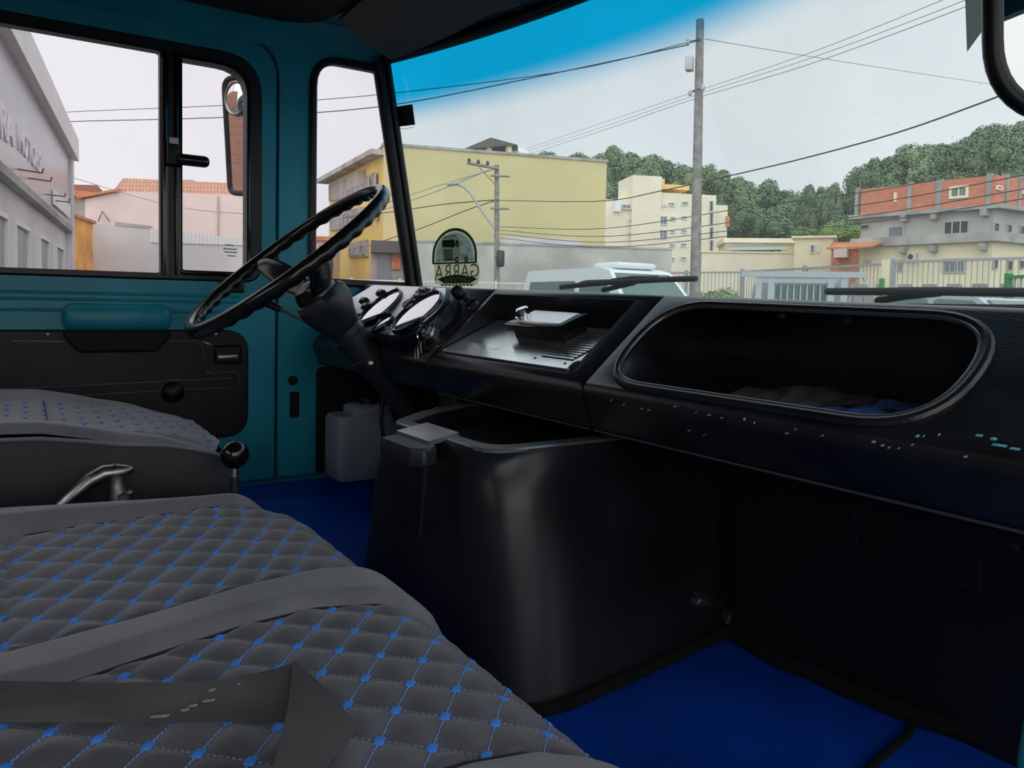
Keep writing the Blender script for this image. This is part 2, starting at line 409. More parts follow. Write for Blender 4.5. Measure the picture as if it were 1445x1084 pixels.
b = MB().tube([(XW + .012, -.8, .705), (XW + .012, .3, .705), (XW + .012, .56, .712), (XW + .012, .94, .72)], .016, 8); obj('sill_bead', b, 'teal_dark', wall)

# driver's door
door = thing('door_1', 'teal driver door with black framed sliding window and black lower panel', None, (XW, -.1, .70), None, 'structure')
dfr = fillet([(-.64, 1.242), (.521, 1.242), (.521, 1.816), (-.64, 1.816)], [.01, .045, .10, .01], 7)
dl = fillet([(-.79, .698), (.559, .698), (.559, 1.859), (-.79, 1.859)], [0, .045, .095, 0], 7)
obj('door_skin', MB().plate(dl, [off(dfr, -.004)], .036, WL(XW - .034), .004), 'teal', door)
seal = MB().plate(off(dl, .006), [off(dl, -.002)], .01, WL(XW - .03)); obj('door_seal', seal, 'matte_black', door)
h1 = rrect(-.60, .281, 1.259, 1.788, .006, 2); h2 = fillet([(.329, 1.268), (.481, 1.268), (.481, 1.777), (.329, 1.777)], [.006, .02, .07, .006], 6)
wf = obj('window_frame', MB().plate(dfr, [h1, h2], .036, WL(XW - .028), .005), 'rubber', door)
obj('frame_lip', MB().plate(off(h2, .012), [h2], .010, WL(XW + .008), .004), 'black_gloss', wf)
obj('mullion_bead', MB().tube([(XW + .012, .292, 1.255), (XW + .012, .290, 1.79)], .008, 8), 'black_gloss', wf)
obj('mullion_bead', MB().tube([(XW + .012, .318, 1.255), (XW + .012, .316, 1.79)], .006, 8), 'black_gloss', wf)
def pane(out, x): return MB().add([(x, u, v) for u, v in out], [tuple(range(len(out)))])
obj('sliding_pane', pane(off(h1, .006), XW - .010), 'side_glass', door, 0)
vp = obj('vent_pane', pane(off(h2, .006), XW - .006), 'side_glass', door, 0)
pm = MB()
for i, (u0, u1, v) in enumerate([(.434, .455, 1.336), (.428, .462, 1.326), (.430, .462, 1.318), (.438, .458, 1.309)]): pm.box((XW - .0055, (u0 + u1) / 2, v), (.0004, u1 - u0, .0028))
tag(obj('glass_marking', pm, 'print_grey', vp), 'small grey printed lines etched on the pane')
lt = obj('window_latch', MB().rbox((XW + .022, .305, 1.548), (.03, .026, .062), .006), 'black', door)
obj('latch_knob', MB().rbox((XW + .034, .350, 1.532), (.028, .075, .028), .012, None, 3), 'black_gloss', lt)
obj('latch_tab', MB().box((XW + .039, .306, 1.573), (.004, .02, .014)), 'steel', lt)
# ridges, grip, lower card
for z, y1 in ((1.206, .47), (1.191, .47), (1.166, .475)): obj('ridge', MB().tube([(XW + .001, -.78, z), (XW + .001, y1, z)], .0042, 8), 'teal', door)
card = obj('lower_card', MB().plate(fillet([(-.72, .846), (.488, .846), (.488, 1.121), (-.72, 1.121)], [.02, .06, .06, .02], 7), [], .010, WL(XW), .004), 'black', door)
gp = obj('grip_pocket', MB().rbox((XW + .012, .188, 1.150), (.05, .232, .064), .024, None, 4), 'teal', door)
obj('grip_recess', MB().plate(fillet([(.06, 1.121), (.315, 1.121), (.27, 1.068), (.105, 1.068)], .016, 4), [], .020, WL(XW + .004), .006), 'matte_black', gp)
obj('badge_plate', MB().rbox((XW + .003, .447, 1.232), (.006, .062, .034), .002), 'black', door)
for p in ([(0, 549), (120, 544), (250, 537), (330, 534)], [(108, 559), (215, 552), (330, 547)]):
    obj('embossed_line', MB().tube([PX(q, XW + .011) for q in p], .0022, 6), 'dash_edge', card)
obj('embossed_line', MB().tube([PX(q, XW + .011) for q in [(290, 517), (291, 525), (298, 527), (330, 525), (336, 528), (336, 545)]], .0024, 6), 'dash_edge', card)
obj('embossed_line', MB().tube([PX(q, XW + .011) for q in [(18, 481), (90, 482)]], .0016, 6), 'dash_edge', card)
obj('embossed_line', MB().tube([PX(q, XW + .011) for q in [(210, 481), (280, 481), (286, 490), (288, 510)]], .0016, 6), 'dash_edge', card)
dh = obj('handle_cup', MB().plate(rrect(.402, .470, 1.035, 1.082, .006), [rrect(.407, .465, 1.040, 1.077, .004)], .006, WL(XW + .008), .002), 'black_gloss', card)
obj('door_handle', MB().rbox((XW + .016, .435, 1.052), (.010, .050, .013), .004), 'steel', dh)
obj('window_crank', MB().lathe((XW + .008, PX((243, 553), XW).y, PX((243, 553), XW).z), (1, 0, 0), [(0, .027), (.008, .026), (.016, .020), (.021, .011), (.022, .002)], 24), 'black', card)
for q in [(234, 472), (68, 472), (305, 472), (241, 563)]:
    obj('screw', MB().lathe(PX(q, XW + .010 if q[1] < 500 else XW + .02), (1, 0, 0), [(0, .004), (.002, .004), (.003, .002)], 10), 'steel', card)
obj('scratch', MB().plate([(.372, 1.093), (.388, 1.090), (.398, 1.083), (.386, 1.085)], [], .0006, WL(XW + .0102)), 'scuff', card)

# quarter window
qw = thing('window_1', 'small fixed quarter window with rounded black rubber gasket beside the steering wheel', None, (XW, .78, 1.25), None, 'structure')
obj('gasket', MB().plate(off(qhole, .016), [off(qhole, -.004)], .02, WL(XW - .008), .005), 'rubber', qw)
obj('pane', pane(qhole, XW - .006), 'side_glass', qw, 0)

# windshield with a blue shade band along the top
wsn = thing('window_2', 'curved windshield with a blue shade band along its top edge', None, (-1.08, 1.15, 1.235), None, 'structure')
obj('pane', MB().grid(lambda u, v: ws(-2.035 + 1.92 * u, 1.20 + .675 * v), 40, 12), 'windshield', wsn)
pb, ptp = PX((583, 412), XW + .012), PX((535, 88), XW + .012)
def ptube(a, b, r, n=12): return MB().tube([a.lerp(b, i / 6) for i in range(7)], r, n)
obj('pillar_rubber', ptube(pb, ptp, .0205), 'rubber', wsn)
obj('pillar_bead', ptube(pb + V((.02, .014, 0)), ptp + V((.02, .016, 0)), .009), 'rubber', wsn)
obj('header_gasket', MB().tube([ws(-2.04 + 1.92 * i / 40, 1.872, -.012) for i in range(41)], .017, 12), 'rubber', wsn)
obj('sill_gasket', MB().tube([ws(-2.04 + 1.92 * i / 40, 1.200, -.005) for i in range(41)], .014, 8), 'rubber', wsn)

# roof shell (teal) with header, headliner below it
rf = MB(); out = [(.34, -.92)] + [(-2.09, -.92)] + [(-2.05 + 1.94 * i / 30, wy(-2.05 + 1.94 * i / 30) + .01) for i in range(31)] + [(.34, .80)]
rf.plate(out, [], .04, lambda u, v, w: (u, v, 1.915 + w), .004)
roof = struct('trim_1', rf, 'teal_dark', 'teal metal roof panel and header above the windshield')
obj('cant_rail', MB().loft([[(XW - .002, y, 1.852), (XW + .012, y, 1.868), (XW + .04, y, 1.892), (XW + .075, y, 1.912), (XW + .075, y, 1.93), (XW - .002, y, 1.93)] for y in (-.92, .5, .80, .86)]), 'teal', roof)
hd = MB()
hd.grid(lambda u, v: (lambda x: V((x, wy(x) - .005 - .17 * v * (1 - .25 * v), 1.880 + .034 * math.sin(v * PI / 2))))(-2.045 + 1.93 * u), 30, 6)
obj('header_panel', hd, 'teal_dark', roof)
ho = [(.28, -.88), (-1.975, -.88), (-1.978, .45)] + [(-1.978 + .09 * (1 - math.cos(k * PI / 12)), .52 + .12 * math.sin(k * PI / 12)) for k in range(7)] + [(-1.78, .67), (-1.5, .76), (-1.1, .82), (-.6, .76), (-.12, .62), (.28, .5)]
def hsag(u, v, w): return (u, v, 1.893 + w)
struct('ceiling', MB().plate(ho, [], .02, hsag, .006), 'headliner', 'dark vinyl headliner of the cab')

# firewall and cowl
fw = MB().plate([(-2.05, .66), (-.10, .66), (-.10, .99), (-2.05, .99)], [], .02, lambda u, v, w: (u, .925 + w + .0, v))
fwo = struct('wall_front', fw, 'firewall', 'black firewall below the dashboard')
obj('pressed_ridge', MB().tube([PY(q, .924) for q in [(1205, 720), (1208, 775), (1225, 795), (1370, 840), (1380, 835), (1378, 760)]], .004, 6), 'firewall', fwo)
obj('bolt', MB().lathe(PY((1433, 774), .925), (0, -1, 0), [(0, .006), (.003, .006), (.004, .003)], 12), 'dark_metal', fwo)
obj('carpet_edge', MB().tube([PZ(q, .712) + V((0, -.004, 0)) for q in [(1035, 893), (1100, 930), (1200, 972), (1300, 1012), (1380, 1035), (1470, 1066)]], .010, 8), 'carpet', fwo)
cw = MB()
cw.loft([[(x, .95, .60), (x, wy(x) + .12, .60), (x, wy(x) + .13, 1.16), (x, wy(x) + .11, 1.195), (x, .95, 1.20)] for x in [-2.04 + .1 * i for i in range(20)]])
struct('trim_2', cw, 'teal_dark', 'cowl panel under the windshield')
# back wall with a rear window, and the passenger side with its door window (behind and beside the camera)
rw = MB().plate([(-2.05, .45), (.30, .45), (.30, 1.925), (-2.05, 1.925)], [rrect(-1.5, -.35, 1.38, 1.72, .05)], .03, lambda u, v, w_: (u, -.93 + w_, v), .002)
struct('wall_back', rw, 'teal', 'teal rear wall of the cab with a wide rear window opening')
rs_ = MB().plate([(-.90, .45), (.90, .45), (.90, 1.0), (.88, 1.25), (.78, 1.90), (-.90, 1.90)], [rrect(-.70, .70, 1.06, 1.80, .06)], .03, WL(.30), .002)
struct('wall_right', rs_, 'teal', 'teal passenger side of the cab with its door window opening')
# teal door jamb at the open passenger door
j0, j1 = PD((1464, 1022), .30), PD((1458, 1120), .30); j = MB().tube([j0, j0.lerp(j1, .5), j1, V((j1.x, j1.y + .01, .705))], [.0045, .0058, .006, .006], 12)
struct('trim_3', j, 'teal', 'bright teal edge of the passenger door jamb at the far right')

# ================================================================== dashboard
T0, T1 = .7458, .6662
def warp(p):
    x, y, z = p; k = min(1, max(0, (z - 1.088) / .134)); return (x, y, z - (x + 1.0) * .0247 * k)
def FACE(x, v, w_=0.): return V(warp((x, .65 + T0 * v - T1 * w_, 1.088 + T1 * v + T0 * w_)))
NF = V((0, -T1, T0)); TF = V((0, T0, T1))
def FQ(q, h=0.):
    p = onpl(q, NF, NF.dot(V((0, .65, 1.088))) + h)
    for _ in range(3):
        k = min(1, max(0, (p.z - 1.088) / .134)); dz = -(p.x + 1.0) * .0247 * k
        p2 = onpl(q, NF, NF.dot(V((0, .65, 1.088 + dz))) + h); p = p2
    return p.x, (p.y - .65 + T1 * h) / T0
prof = fillet([(.945, 1.222), (.80, 1.222), (.648, 1.086), (.672, 1.030), (.80, .988), (.945, .988)], [0, .022, .026, .010, .03, 0], 8)
def section(x0, x1):
    cy, cz = .85, 1.1; rings = []
    for x, s in ((x0, .985), (x0 + .004, 1), (x1 - .004, 1), (x1, .985)):
        rings.append([warp((x, cy + (y - cy) * s, cz + (z - cz) * s)) for y, z in prof])
    return MB().loft(rings)
def boolean(a, cut, name):
    A = bpy.data.objects.new('a', to_mesh(a, name, 0)); B = bpy.data.objects.new('b', to_mesh(cut, 'b', 0)); COL.objects.link(A); COL.objects.link(B)
    m = A.modifiers.new('b', 'BOOLEAN'); m.operation = 'DIFFERENCE'; m.object = B; m.solver = 'EXACT'
    dg = bpy.context.evaluated_depsgraph_get(); dg.update(); me = bpy.data.meshes.new_from_object(A.evaluated_get(dg))
    for o in (A, B): mm = o.data; bpy.data.objects.remove(o); bpy.data.meshes.remove(mm)
    me.name = name; me.shade_smooth(); me.set_sharp_from_angle(angle=math.radians(28)); return me
dash = thing('dashboard', 'long black dashboard with instrument pod, radio tray and open glove bin', 'dashboard', (-1.08, .80, .988))
drv = obj('driver_section', section(-2.035, -1.336), 'dash', dash)
cut = MB().loft([[warp((x, y, z)) for y, z in [(.664, 1.1015), (.802, 1.1635), (.790, 1.2115), (.72, 1.32), (.58, 1.22), (.60, 1.10)]] for x in (-1.318, -.897)])
mid = obj('centre_section', boolean(section(-1.333, -.853), cut, 'centre_section'), 'dash', dash)
stad = rrect(-.818, -.364, .016, .180, .081, 10)
sv = [(x, FACE(x, v)) for x, v in stad]
pas = obj('passenger_section', boolean(section(-.850, -.112), MB().loft([[(x, p.y - .05, p.z) for x, p in sv], [(x, .925, p.z - .004) for x, p in sv]]), 'passenger_section'), 'dash', dash)
rim = obj('glove_rim', MB().tube([FACE(x, v, .001) for x, v in off(stad, .003)], .0062, 10, True), 'dash', pas)
obj('rim_bead', MB().tube([FACE(x, v, .004) for x, v in off(stad, -.003)], .0026, 8, True), 'dash_edge', rim)
for q in [(1105, 443), (1198, 449)]: obj('screw', MB().lathe(PY(q, .92), (0, -1, 0), [(0, .008), (.004, .008), (.006, .004)], 12), 'rust', pas)
obj('lower_bead', MB().tube([warp((-1.33 + .47 * i / 6, .6685 + .005, 1.0265)) for i in range(7)], .0016, 6), 'dash_edge', mid)
obj('lower_bead', MB().tube([warp((-.845 + .72 * i / 6, .6685 + .005, 1.0265)) for i in range(7)], .0016, 6), 'dash_edge', pas)
# worn paint chips along the bulge
NB = V((0, -.93, -.367)); ch = MB(); ch2 = MB(); rnd = random.Random(3)
def chip(mb, q, L, H):
    c = onpl(q, NB, NB.dot(V((0, .6535, 1.066)))); up = V((0, -.367, .93)); pts = []; L *= .5; H *= .38
    for k in range(7):
        g = 2 * PI * k / 7; pts.append(c + V((1, 0, 0)) * (L * math.cos(g) * rnd.uniform(.6, 1.1)) + up * (H * math.sin(g) * rnd.uniform(.5, 1.2)))
    mb.add([p + NB * -.002 for p in pts] + [p + NB * .0012 for p in pts], [tuple(range(7)), tuple(range(7, 14))] + [(k, (k + 1) % 7, 7 + (k + 1) % 7, 7 + k) for k in range(7)])
for q, L, H in [((862, 565), .004, .0008), ((880, 571), .003, .0007), ((905, 577), .005, .0012), ((915, 579), .003, .001), ((952, 574), .003, .0015), ((982, 582), .002, .001), ((1000, 586), .006, .0008), ((1018, 590), .004, .0007), ((1050, 592), .0008, .004), ((1064, 597), .0007, .003), ((1110, 612), .004, .001), ((1122, 606), .002, .0006), ((1160, 615), .003, .0009), ((1232, 624), .004, .0016), ((1245, 629), .003, .0016), ((1254, 632), .002, .0013), ((1268, 633), .0015, .001), ((1287, 628), .002, .0016), ((1325, 614), .0009, .003), ((1362, 645), .003, .0007), ((972, 608), .003, .001), ((993, 614), .002, .0008)]: chip(ch, q, L, H)
for q, L, H in [((1294, 616), .003, .0022), ((1303, 616), .001, .002), ((1382, 615), .006, .0008), ((1402, 620), .005, .002), ((1410, 629), .014, .0011), ((1432, 634), .010, .001)]: chip(ch2, q, L, H)
tag(obj('paint_chips', ch, 'scuff', pas), kind='stuff'); tag(obj('teal_paint_chips', ch2, 'scuff_teal', pas), kind='stuff')
# radio tray panel, vent slats
FO = V((0, .667, 1.1042)); FT = V((0, .800 - .667, 1.163 - 1.1042)); FL = FT.length; FT.normalize(); FN = V((0, -FT.z, FT.y))
def TRAY(x, v, h=0.): p = FO + FT * v + FN * h; return V(warp((x, p.y, p.z)))
tray = obj('radio_tray', MB().plate(rrect(-1.312, -.902, .004, FL - .003, .012), [], .003, lambda u, v, w_: TRAY(u, v, w_)), 'tray_sky_sheen', mid)
obj('vent_dark_sheet', MB().plate(rrect(-1.006, -.924, .028, .132, .002, 2), [], .0006, lambda u, v, w_: TRAY(u, v, .0031 + w_)), 'matte_black', tray)  # black sheet lying on the tray paints the shade inside the vent slots
sm = None
for i in range(13):
    v0 = .030 + i * .0079
    s_ = obj('vent_slat', MB().plate(rrect(-1.005, -.925, v0, v0 + .0046, .001, 1), [], .0012, lambda u, v, w_: TRAY(u, v, .0038 + w_)), 'tray_sky_sheen', tray)
for x, v in ((-1.015, .022), (-.930, .018)): obj('screw', MB().lathe(TRAY(x, v, .003), FN, [(0, .0025), (.001, .0022)], 8), 'matte_black', tray)
obj('worn_spot', MB().plate([(-1.165 + .017 * math.cos(k * PI / 8), .038 + .007 * math.sin(k * PI / 8)) for k in range(16)], [], .0006, lambda u, v, w_: TRAY(u, v, .003 + w_)), 'tray_sky_sheen', tray)
for q in ((621, 485), (668, 432), (811, 518)):
    x, v = FQ(q); g = obj('cap', MB().lathe(FACE(x, v, .0), NF, [(0, .0125), (.0015, .0125), (.002, .010), (.0005, .009)], 20), 'dash_edge', mid)
    obj('cap_centre', MB().lathe(FACE(x, v, .0006), NF, [(0, .009), (.001, .008)], 16), 'matte_black', g)
# instrument pod
pod_o = fillet([(-1.955, .022), (-1.47, .012), (-1.40, .045), (-1.378, .115), (-1.44, .170), (-1.845, .170), (-1.955, .092)], [.02, .05, .04, .05, .035, .03, .02], 6)
pod = obj('instrument_pod', MB().plate(pod_o, [], .033, FACE, .006), 'dash', drv)
H = .0332
fp = obj('pod_face', MB().plate(off(pod_o, -.009), [], .0018, lambda u, v, w_: FACE(u, v, H + w_), .0005), 'pod_sky_sheen', drv)
H = .0345
def gauge(x, v, r, tilt=0):
    c = FACE(x, v, H); g = obj('gauge', MB().lathe(c, NF, [(0, r), (.005, r), (.0075, r * .985), (.0085, r * .955), (.0075, r * .925), (.004, r * .91), (.003, r * .90)], 48), 'black_gloss', drv)
    obj('gauge_lens', MB().lathe(c, NF, [(.0032, r * .915), (.0042, r * .6), (.0046, r * .2), (.0046, .0005)], 40), 'lens_sky_sheen', g)
gauge(-1.668, .090, .064); gauge(-1.462, .086, .066); gauge(FQ((541, 458), H)[0], FQ((541, 458), H)[1], .030)
def sw(q, a, b_, hh, m='black', nm='rocker_switch'):
    x, v = FQ(q, H); s0 = obj(nm, MB().plate(rrect(x - a, x + a, v - b_, v + b_, .003, 2), [], hh, lambda u, vv, w_: FACE(u, vv, H + w_), .0015), m, drv)
    obj('switch_key', MB().plate(rrect(x - a * .45, x + a * .75, v - b_ * .6, v + b_ * .6, .002, 2), [], .004, lambda u, vv, w_: FACE(u, vv, H + hh + w_), .001), 'dash_edge', s0)
for q in ((538, 413), (514, 424), (517, 433), (503, 447)): sw(q, .019, .0075, .006)
sw((597, 410), .028, .0075, .003, 'dash_edge'); sw((589, 418), .022, .0075, .003, 'dash_edge')
x, v = FQ((576, 428), H); obj('warning_lamp', MB().lathe(FACE(x, v, H), NF, [(0, .014), (.004, .014), (.006, .011), (.004, .008), (.005, .001)], 20), 'steel', drv)
x, v = FQ((491, 437), H); obj('toggle', MB().tube([FACE(x, v, H), FACE(x + .004, v + .002, H + .022)], [.003, .0055], 8), 'black', drv)
for q in ((559, 408), (612, 409), (546, 470), (507, 463)):
    x, v = FQ(q, H); obj('bolt', MB().lathe(FACE(x, v, H), NF, [(0, .0065), (.003, .0065), (.004, .003)], 10), 'steel', drv)
x, v = FQ((664, 427)); k0 = FACE(x, v); k1 = k0 + NF * .03 + V((-.02, 0, 0))
kn = obj('pull_knob', MB().lathe(k0, (k1 - k0), [(0, .011), (.004, .011), (.005, .006), (.018, .006), (.019, .009), (.024, .013), (.038, .014), (.046, .010), (.047, .001)], 20), 'black', drv)
# ignition lock barrel on the pod edge
x, v = FQ((608, 470), .010); ig = FACE(x, v, .004); IGA = (NF + V((.25, -.35, 0))).normalized()
obj('ignition_lock', MB().lathe(ig, IGA, [(0, .018), (.012, .018), (.014, .016), (.018, .015), (.019, .012), (.024, .011), (.025, .002)], 24), 'steel', drv)
IGP = ig + IGA * .026
# control box hanging below the dash with a pull knob
hb = obj('control_bracket', MB().rbox(V((-1.31, .705, 1.0)) , (.06, .05, .07), .004), 'black', dash)
obj('choke_knob', MB().lathe((-1.30, .68, .985), (.3, -1, .1), [(0, .006), (.02, .006), (.021, .017), (.027, .018), (.03, .012), (.031, .001)], 16), 'dark_metal', hb)

# ================================================================== things on and around the dashboard
# car radio
rd = thing('car_radio', 'black car radio with silver faceplate and round knob in the dash tray', 'radio', TRAY(-1.08, .09))
def RB(x0, x1, v0, v1, h0, h1, ins=0.): 
    return MB().loft([[TRAY(x, v, h0) for x, v in rrect(x0, x1, v0, v1, .003, 2)], [TRAY(x, v, h1 - .002) for x, v in rrect(x0, x1, v0, v1, .003, 2)], [TRAY(x, v, h1) for x, v in rrect(x0 + .002 + ins, x1 - .002 - ins, v0 + .002 + ins, v1 - .002 - ins, .002, 2)]])
obj('body', RB(-1.160, -1.010, .082, .132, .0035, .020), 'black', rd)
bz = obj('bezel', RB(-1.170, -1.000, .074, .138, .019, .033, .003), 'black_gloss', rd)
obj('faceplate', RB(-1.145, -1.010, .083, .129, .032, .0355), 'faceplate', rd)
obj('lower_keys', RB(-1.125, -1.03, .0765, .081, .031, .035), 'dash_edge', rd)
obj('volume_knob', MB().lathe(TRAY(-1.152, .108, .032), FN, [(0, .017), (.003, .016), (.0035, .013), (.014, .012), (.016, .010), (.0165, .001)], 24), 'chrome', rd)

# ignition keys
ky = thing('key_bunch', 'bunch of keys hanging from the ignition lock below the gauges', 'keys', IGP)
kb = IGP + V((-.016, -.004, .020))
obj('key_blade', MB().tube([IGP - IGA * .004, kb], .0028, 8), 'chrome', ky)
rc = IGP + V((.004, -.004, -.012))
obj('key_ring', MB().tube([rc + V((.013 * math.cos(a), -.003 + .004 * math.cos(a), .016 * math.sin(a))) for a in [2 * PI * k / 20 for k in range(20)]], .0016, 6, True), 'chrome', ky)
for dx, L, m, a in ((-.012, .095, 'steel', -.34), (-.004, .090, 'black', -.18), (.004, .070, 'steel', -.06), (.010, .105, 'black', -.24)):
    p0 = rc + V((dx, -.004, -.014)); d = V((a, .1, -1)).normalized()
    R = d.to_track_quat('Z', 'Y').to_matrix()
    k = MB().rbox(p0 + d * L * .5, (.0025, .010, L), .001, R, 1); k.rbox(p0 + d * .012, (.004, .018, .022), .0015, R, 1)
    obj('key', k, m, ky)
obj('key_clip', MB().tube([rc + V((-.004 + .007 * math.cos(a), -.012, -.045 + .024 * math.sin(a))) for a in [2 * PI * k / 16 for k in range(16)]], .0016, 6, True), 'steel', ky)

# cloths in the glove bin
def cloth(name, label, q0, q1, m, seed, h=.018):
    a = PY(q0, .80); b2 = PY(q1, .80); r_ = random.Random(seed); L = (b2.x - a.x); zb = 1.0935; ph = [r_.uniform(0, 6) for _ in range(6)]
    def fn(u, v):
        e = (math.sin(PI * u) * math.sin(PI * v)) ** .35 if 0 < u < 1 and 0 < v < 1 else 0
        return (a.x + L * u + .004 * math.sin(9 * v + ph[0]), .70 + .17 * v + .01 * math.sin(7 * u + ph[1]), zb + e * (h + .005 * math.sin(11 * u + ph[2]) * math.sin(8 * v + ph[3]) + .003 * math.sin(25 * u + 9 * v + ph[4])))
    mb = MB().grid(fn, 40, 24); mb.add([(a.x, .70, zb - .002), (a.x + L, .70, zb - .002), (a.x + L, .87, zb - .002), (a.x, .87, zb - .002)], [(0, 1, 2, 3)])
    tag(obj(name, mb, m), label, 'cloth')
cloth('folded_cloth', 'crumpled dark grey cloth lying in the open glove bin', (1080, 560), (1215, 560), 'cloth_dark', 1, .011)
cloth('folded_cloth', 'folded blue cloth lying at the right in the open glove bin', (1222, 570), (1300, 570), 'cloth_blue', 2, .004)

# ================================================================== steering wheel and column
SC = V((-1.6, .461, 1.287)); SA = V((0, .637, -.771)).normalized(); SX = V((1, 0, 0)); SY = SX.cross(SA) * -1
if SY.z < 0: SY = -SY
st = thing('steering_wheel', 'large thin black steering wheel with grip ridges on its steering column', 'steering wheel', SC + SA * .45)
vs_ = []; fs_ = []; NR, NT = 240, 14; RR = .238
for i in range(NR):
    g = 2 * PI * i / NR; d = SX * math.cos(g) + SY * math.sin(g); c = SC + d * RR; sc = .5 + .5 * math.cos(g * 40)
    for k in range(NT):
        h = 2 * PI * k / NT; ca, sa = math.cos(h), math.sin(h); rr = .0145
        if sa > -.2: rr += (.0035 * sc - .0015) * min(1, max(0, sa + .2))
        vs_.append(c + d * (ca * .0125 * (rr / .0145)) + SA * (sa * rr))
for i in range(NR):
    for k in range(NT): fs_.append((i * NT + k, i * NT + (k + 1) % NT, ((i + 1) % NR) * NT + (k + 1) % NT, ((i + 1) % NR) * NT + k))
obj('rim', MB().add(vs_, fs_), 'wheel', st, 60)
for s in (-1, 1):
    pts = []
    for t in [i / 12 for i in range(13)]:
        r_ = RR * (1 - t) + .02 * t; dp = .085 * (3 * t * t - 2 * t ** 3) + .002
        pts.append((SC + SX * (s * r_) + SA * dp, .012 + .013 * math.sin(PI * min(1, t * 1.1)) + .01 * t))
    rings = []
    for p, hw in pts: rings.append([p + SY * (hw * math.cos(a)) + SA * (.0085 * math.sin(a)) for a in [2 * PI * k / 14 for k in range(14)]])
    obj('spoke', MB().loft(rings), 'wheel', st)
obj('horn_pad', MB().lathe(SC, SA, [(.062, .002), (.063, .025), (.070, .038), (.082, .044), (.10, .046), (.115, .046)], 32), 'wheel', st)
bt = MB(); rings = []
for t, r_ in [(.095, .030), (.098, .052), (.108, .058), (.125, .058), (.145, .053), (.165, .046), (.185, .041), (.19, .036)]:
    rings.append([SC + SA * t + (SX * math.cos(a) + SY * math.sin(a)) * (r_ * (1 + (.05 * math.cos(a * 5) if .1 < t < .16 else 0))) for a in [2 * PI * k / 40 for k in range(40)]])
obj('column_shroud', bt.loft(rings), 'boot', st)
for k in range(3):
    a = PI * (.95 + .14 * k); d = SX * math.cos(a) + SY * math.sin(a)
obj('column', MB().lathe(SC, SA, [(.18, .034), (.205, .035), (.207, .038), (.222, .038), (.224, .034), (.262, .034), (.264, .037), (.272, .037), (.274, .033), (.31, .031), (.32, .026), (.50, .026)], 28), 'boot', st)
la = PX((473, 474), -1.645); lb = PX((378, 428), -1.80); lm = la.lerp(lb, .80)
lv = obj('indicator_stalk', MB().tube([la, lm], .0042, 10), 'steel', st)
obj('stalk_grip', MB().tube([lm, lm.lerp(lb, .2), lm.lerp(lb, .8), lb, lb + (lb - lm) * .1], [.006, .008, .010, .010, .004], 12), 'black', lv)
obj('stalk_mount', MB().rbox(SC + SA * .232 + V((-.03, .0, .0)), (.07, .035, .03), .006, Matrix.Rotation(.5, 3, 'X')), 'black', st)
obj('column_bolt', MB().lathe(SC + SA * .285 + V((.034, -.012, 0)), (1, -.4, .1), [(-.01, .006), (.004, .006), (.005, .003)], 10), 'steel', st)
obj('column_bolt', MB().lathe(PX((482, 483), -1.62), (1, -.4, .1), [(-.02, .004), (.004, .006), (.005, .002)], 10), 'steel', st)

# ================================================================== engine cover
ec = thing('engine_cover', 'black moulded engine cover between the footwells with a shallow tray on top', 'engine cover', (-1.0, .70, .70))
NP = 96
def eo(P, r): return resample(fillet(P, r, 8), NP)
bot = eo([(-1.205, .455), (-.735, .485), (-.800, .922), (-1.38, .922)], [.07, .09, .0, .0])
mid_ = eo([(-1.165, .470), (-.800, .488), (-.835, .922), (-1.36, .922)], [.06, .075, .0, .0])
top_ = eo([(-1.115, .487), (-.832, .494), (-.845, .922), (-1.30, .922), (-1.27, .69), (-1.2, .575)], [.03, .045, .0, .0, .05, .03])
# the same start point keeps the loft straight
def ring(P, z, s=0.):
    c = sum((p for p in P), V((0, 0))) / len(P); return [(p.x + (c.x - p.x) * s, p.y + (c.y - p.y) * s, z) for p in P]
def bl(A, B, t): return [a.lerp(b_, t) for a, b_ in zip(A, B)]
rings = [ring(bot, .704), ring(bl(bot, mid_, .5), .82), ring(mid_, .935), ring(bl(mid_, top_, .25), .968), ring(bl(mid_, top_, .6), .992), ring(bl(mid_, top_, .9), 1.006), ring(top_, 1.011)]
inn = [V((-1.045 + (p.x + 1.045) * .86, .705 + (p.y - .705) * .88)) for p in top_]
rings += [ring(inn, 1.011), ring(inn, .985), ]
body = obj('cover_shell', MB().loft(rings, True, (True, True)), 'engine', ec, 40)
rp_ = [V((-1.045 + (p.x + 1.045) * .93, .705 + (p.y - .705) * .94)) for p in top_]
tr_ = MB(); k0 = [k for k in range(NP) if top_[k].y < .70]
tr_.plate([(p.x, p.y) for p in top_], [[(p.x, p.y) for p in inn]], .005, lambda u, v, w_: (u, v, 1.009 + w_), .002)
obj('top_rim', tr_, 'rim_sky_sheen', ec)
lt = obj('latch_plate', MB().loft([[(-1.045, .462, 1.004), (-.945, .466, 1.004), (-.945, .512, 1.014), (-1.045, .512, 1.014)], [(-1.045, .462, 1.011), (-.945, .466, 1.011), (-.945, .512, 1.020), (-1.045, .512, 1.020)]]), 'rim_sky_sheen', ec)
lh = obj('latch_handle', MB().loft([ring([V(p) for p in fillet([(-1.045, .462), (-1.025, .428), (-.93, .430), (-.912, .446), (-.925, .470)], .008, 3)], z, s) for z, s in ((.982, .05), (.985, 0), (1.003, 0), (1.007, .06))]), 'boot', ec)
obj('latch_strap', MB().loft([[(-.955 + dx, .452 - .004 * k, .985 - .05 * k) for dx in (0,)] + [(-.925, .45 - .004 * k, .985 - .05 * k), (-.925, .456 - .004 * k, .985 - .05 * k), (-.955, .458 - .004 * k, .985 - .05 * k)] for k in range(3)]), 'black', lh)
